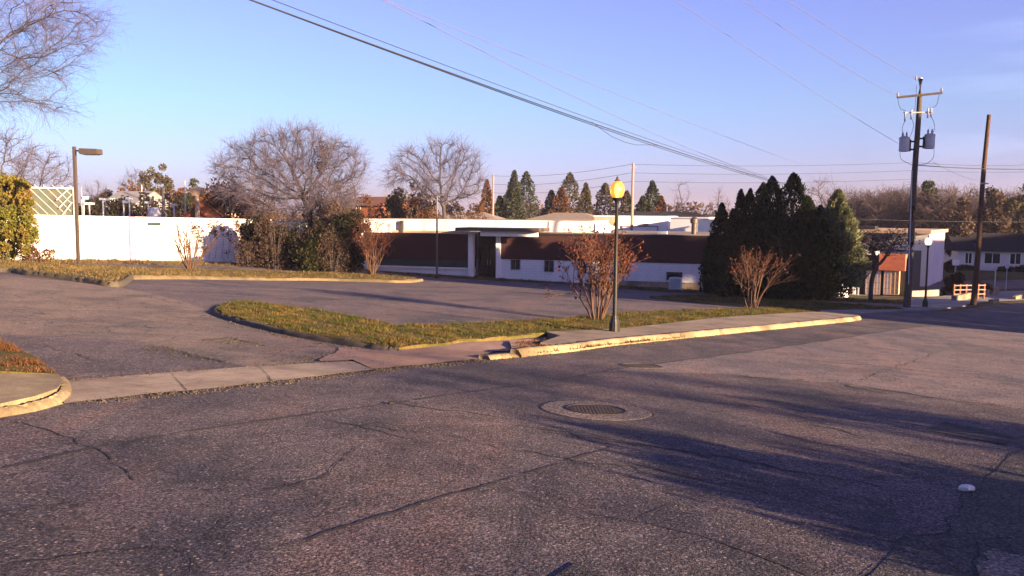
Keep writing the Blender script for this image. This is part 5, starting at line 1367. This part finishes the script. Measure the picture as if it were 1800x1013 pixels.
wire_px('telephone_cable', (484, -2, 15.2), (1440, 338, 62.4), (900, 169), .012, 'wire_dark', 'dark cable running just below the thickest one', group=g)
wire_px('telephone_cable', (500, -2, 15.5), (1350, 312, 52), (850, 139), .008, 'wire_dark', 'thin cable twisting close under the thick pair', group=g)
wire_px('power_cable', (695, -2, 20), (1480, 312, 70), (1000, 131), .008, 'wire_pale', 'upper thin lilac wire above the thick cable pair', group=g)
wire_px('power_cable', (705, -2, 20.5), (1335, 306, 55), (1000, 165), .009, 'wire_pale', 'lower thin lilac wire that meets the thick cable pair', group=g)
wire_px('power_cable', (1193, -2, 24), (1578, 252, pb.y-.3), (1400, 141), .008, 'wire_pale', 'thin wire ending at the nearer transformer can', group=g)
wire_px('power_cable', (1318, -2, 24), (1578, 169, pb.y-.2), (1450, 97), .008, 'wire_pale', 'thin wire ending at the crossarm tip', group=g)
wire_px('power_cable', (1390, -2, 24), (1610, 139, pb.y-.2), (1500, 76), .008, 'wire_pale', 'thin wire ending at the very top of the transformer pole', group=g)
# drooping loop under the thick cable
lpp = [at(u, v, 33+(u-1040)*.03) for u, v in ((1040, 214), (1055, 226), (1075, 240), (1098, 250), (1118, 255), (1150, 255), (1162, 257))]
tag(MB().path(lpp, .01, 5).build('cable_loop', M['wire_dark'], smooth=True), 'slack loop hanging below the thick cable pair', 'power line')
g2_ = 'distant lines between the far poles'
for i, (v0, v1, v2) in enumerate(((289, 291, 283), (304, 305, 297), (319, 320, 312))):
    nm = ['top', 'middle', 'bottom'][i]
    wire('power_cable', at(1109, v0, 88), at(1603, v2+3, 88), .25, .016, 'wire_dark', '%s one of the three far lines from the tall distant pole toward the transformer pole' % nm, group=g2_)
    wire('power_cable', at(866, v0+20, 120), at(1109, v0, 88), .5, .018, 'wire_dark', '%s one of the three far lines between the two distant poles' % nm, group=g2_)
wire('power_cable', at(1606, 290, pb.y), at(2050, 275, 60), .5, .022, 'wire_dark', 'dark bundled line leaving the transformer pole toward the bare pole side', group=g2_)
wire('power_cable', at(1610, 286, pb.y), at(2050, 250, 60), .7, .01, 'wire_dark', 'thin line just above the dark bundle past the transformer pole', group=g2_)
wire('power_cable', at(1603, 300, 88), at(2050, 290, 85), .4, .016, 'wire_dark', 'lowest thin line past the leaning bare pole', group=g2_)
wire('power_cable', at(1640, 285, pb.y), at(1725, 318, 80), .2, .01, 'wire_dark', 'short thin wire slanting down past the transformer pole', group=g2_)
wire('power_cable', at(1480, 384, 95), at(2000, 387, 95), .3, .022, 'wire_dark', 'dark level line across the far treeline', group=g2_)
# ------------------------------------------------------------------ outside the picture, toward the sun: added shade blocks and hedges, and trees
SUN_EL = rad(10.0); SD = Vector((.76, -.65)).normalized(); SP = Vector((-SD.y, SD.x))
if SP.y < 0: SP = -SP
def ac(a, c): return SD*a+SP*c
def shade_building(a, c0, c1, ztop, depth, label, wall='far_tan'):  # unseen block, placed and sized only for the shade it casts
    p = ac(a, c0); o = empty('shade_block', (p.x, p.y, H(p.x, p.y)), math.atan2(SP.y, SP.x)); z = ztop-H(p.x, p.y); Lb = c1-c0
    MB().box(0, Lb, -depth, 0, -3, z-.3).build('wall', M[wall], o); MB().box(-.2, Lb+.2, -depth-.2, .2, z-.298, z).build('roof', M['roof_dark'], o)
    w = MB()
    for k in range(int(Lb/3)): 
        x = 1.2+k*3
        if x+1.3 < Lb: w.box(x, x+1.3, .01, .06, 1.2, 2.8)
    wn = w.build('window', M['glass_dark'], o); return tag(o, label, 'building')
shade_building(30, 34.5, 38.4, 7.4, 14, 'lowest tan block of the added shade casting row, near end, outside the picture')
shade_building(30, 38.6, 48.6, 14.2, 14, 'tall tan block added outside the picture to cast the long shade')
shade_building(30, 48.8, 50.6, 10.7, 14, 'narrow grey block of the added shade casting row, outside the picture', 'far_grey')
shade_building(30, 50.75, 52.85, 7.2, 14, 'low grey block added outside the picture, leaving a gap for sunlight', 'far_grey')
shade_building(30, 53.0, 55.2, 11.4, 14, 'orange block of the added shade casting row, outside the picture', 'far_orange')
shade_building(30, 55.4, 58.2, 10.5, 14, 'last pale block of the added shade casting row, outside the picture', 'far_white')
shade_building(42, 70, 150, 10.8, 14, 'long low block added outside the picture to shade the store and far house', 'far_tan')
def off_tree(a, c, h, w, seed, label, dens=3, n=420):
    p = ac(a, c); P = Vector((p.x, p.y, H(p.x, p.y))); rng = np.random.default_rng(seed)
    A = ellip(rng, n, (0, 0, h*.6), (w, w, h*.4), .2); tr = [np.array([0, 0, z]) for z in np.linspace(-.2, h*.22, 5)]
    o = bare_tree('bare_tree', P, A, tr, .42, .6, .02, .2, seed, dens, .9, .012); return tag(o, label, 'tree')
off_tree(44, 9.2, 11, 3.6, 502, 'leafless tree behind the viewpoint, outside the picture')
off_tree(58, 1.5, 13, 5.0, 503, 'leafless tree far behind the viewpoint, outside the picture')
for a_, c_, r_, h_, sd_, lb in ((6.5, 6.6, 2.1, 1.6, 505, 'low hedge added outside the picture to shade the near street'), (6.0, 10.6, 1.4, 1.55, 506, 'rounder hedge added outside the picture to shade the near street')):
    p = ac(a_, c_); P = Vector((p.x, p.y, H(p.x, p.y))); bush('clipped_hedge', P, r_, r_*.8, h_, (150 if c_ < 8 else 60), 130, .13, 'ivy_dark', sd_, lb, 'hedge', rc=.4)  # unseen hedges added to darken the lower right of the street
# ------------------------------------------------------------------ light

sun_dir = Vector((SD.x*math.cos(SUN_EL), SD.y*math.cos(SUN_EL), math.sin(SUN_EL)))
ld = bpy.data.lights.new('sun', 'SUN'); ld.energy = 5.0; ld.angle = rad(.5); ld.color = (1, .69, .4)
lo = bpy.data.objects.new('sun', ld); COL.objects.link(lo); lo.rotation_euler = sun_dir.to_track_quat('Z', 'Y').to_euler()
wd = bpy.data.worlds.new('World'); SC.world = wd; wd.use_nodes = True; nt = wd.node_tree
bg = nt.nodes['Background']; sky = nt.nodes.new('ShaderNodeTexSky'); sky.sky_type = 'NISHITA'; sky.sun_disc = False
sky.sun_elevation = SUN_EL; sky.sun_rotation = math.atan2(SD.x, SD.y); sky.air_density = 1.0; sky.dust_density = .6; sky.ozone_density = 2.5
def wn(k, **kw):
    nd = nt.nodes.new(k)
    for a, v in kw.items(): setattr(nd, a, v)
    return nd
tc = wn('ShaderNodeTexCoord'); sep = wn('ShaderNodeSeparateXYZ'); nt.links.new(tc.outputs['Generated'], sep.inputs[0])
rp = wn('ShaderNodeValToRGB'); nt.links.new(sep.outputs[2], rp.inputs[0])
e = rp.color_ramp.elements
SKY = [(0.0, (.62, .56, 1.25)), (.05, (.8, .72, 1.35)), (.12, (.87, .84, 1.22)), (.2, (1.04, .84, 1.32)), (.35, (1.24, .8, 1.42)), (.5, (.75, .5, .95)), (.95, (.5, .36, .75))]
while len(e) < len(SKY): e.new(.5)
for el, (pp, c) in zip(e, SKY): el.position = pp; el.color = (*c, 1)
mx = wn('ShaderNodeMix', data_type='RGBA', blend_type='MULTIPLY'); mx.inputs[0].default_value = 1
nt.links.new(sky.outputs[0], mx.inputs[6]); rz = wn('ShaderNodeValToRGB'); mz = wn('ShaderNodeMapRange'); mz.inputs['From Min'].default_value = -.6; mz.inputs['From Max'].default_value = .6
nt.links.new(sep.outputs[0], mz.inputs['Value']); nt.links.new(mz.outputs[0], rz.inputs[0]); rz.color_ramp.elements[0].color = (.93, 1.03, 1, 1); rz.color_ramp.elements[1].color = (1.06, .99, 1.03, 1)
mzx = wn('ShaderNodeMix', data_type='RGBA', blend_type='MULTIPLY'); mzx.inputs[0].default_value = 1; nt.links.new(rp.outputs[0], mzx.inputs[6]); nt.links.new(rz.outputs[0], mzx.inputs[7]); nt.links.new(mzx.outputs[2], mx.inputs[7])
# thin streaks of high cloud
mp = wn('ShaderNodeMapping'); mp.inputs['Scale'].default_value = (1.2, 1.2, 9); mp.inputs['Rotation'].default_value = (0, rad(6), 0); nt.links.new(tc.outputs['Generated'], mp.inputs[0])
nz = wn('ShaderNodeTexNoise'); nz.inputs['Scale'].default_value = 3.0; nz.inputs['Detail'].default_value = 7; nz.inputs['Roughness'].default_value = .6; nt.links.new(mp.outputs[0], nz.inputs['Vector'])
cr = wn('ShaderNodeValToRGB'); cr.color_ramp.elements[0].position = .48; cr.color_ramp.elements[0].color = (0, 0, 0, 1); cr.color_ramp.elements[1].position = .8; cr.color_ramp.elements[1].color = (.25, .25, .25, 1)
nt.links.new(nz.outputs['Fac'], cr.inputs[0])
mr = wn('ShaderNodeMapRange'); mr.inputs['From Min'].default_value = .38; mr.inputs['From Max'].default_value = .6; nt.links.new(sep.outputs[0], mr.inputs['Value'])
ml = wn('ShaderNodeMath', operation='MULTIPLY'); nt.links.new(mr.outputs[0], ml.inputs[0]); nt.links.new(cr.outputs[0], ml.inputs[1])
mx2 = wn('ShaderNodeMix', data_type='RGBA', blend_type='MIX'); nt.links.new(ml.outputs[0], mx2.inputs[0]); nt.links.new(mx.outputs[2], mx2.inputs[6]); mx2.inputs[7].default_value = (8, 9, 12, 1)
nt.links.new(mx2.outputs[2], bg.inputs[0]); bg.inputs[1].default_value = .043
SC.view_settings.view_transform = 'Standard'; SC.view_settings.look = 'None'; SC.view_settings.exposure = 2.37; SC.view_settings.gamma = 1
SC.cycles.max_bounces = 5; SC.cycles.diffuse_bounces = 2; SC.cycles.transparent_max_bounces = 8; SC.cycles.transmission_bounces = 4
SC.cycles.use_adaptive_sampling = True
try: SC.cycles.use_denoising = True
except Exception: pass

# pale air: one closed box round camera and scene
hz = MB().box(-1700, 1700, -1000, 1900, -26, 30).build('haze', M['far_white']); hm = bpy.data.materials.new('haze_air'); hm.use_nodes = True
hz.data.materials.clear(); hz.data.materials.append(hm); t_ = hm.node_tree; t_.nodes.clear(); ho = t_.nodes.new('ShaderNodeOutputMaterial'); hv = t_.nodes.new('ShaderNodeVolumePrincipled')
hv.inputs['Color'].default_value = (.78, .76, .98, 1); hv.inputs['Density'].default_value = .00025; hv.inputs['Anisotropy'].default_value = .2; t_.links.new(hv.outputs[0], ho.inputs['Volume']); tag(hz, kind='stuff'); tag(hz, 'thin lilac morning haze', 'haze')
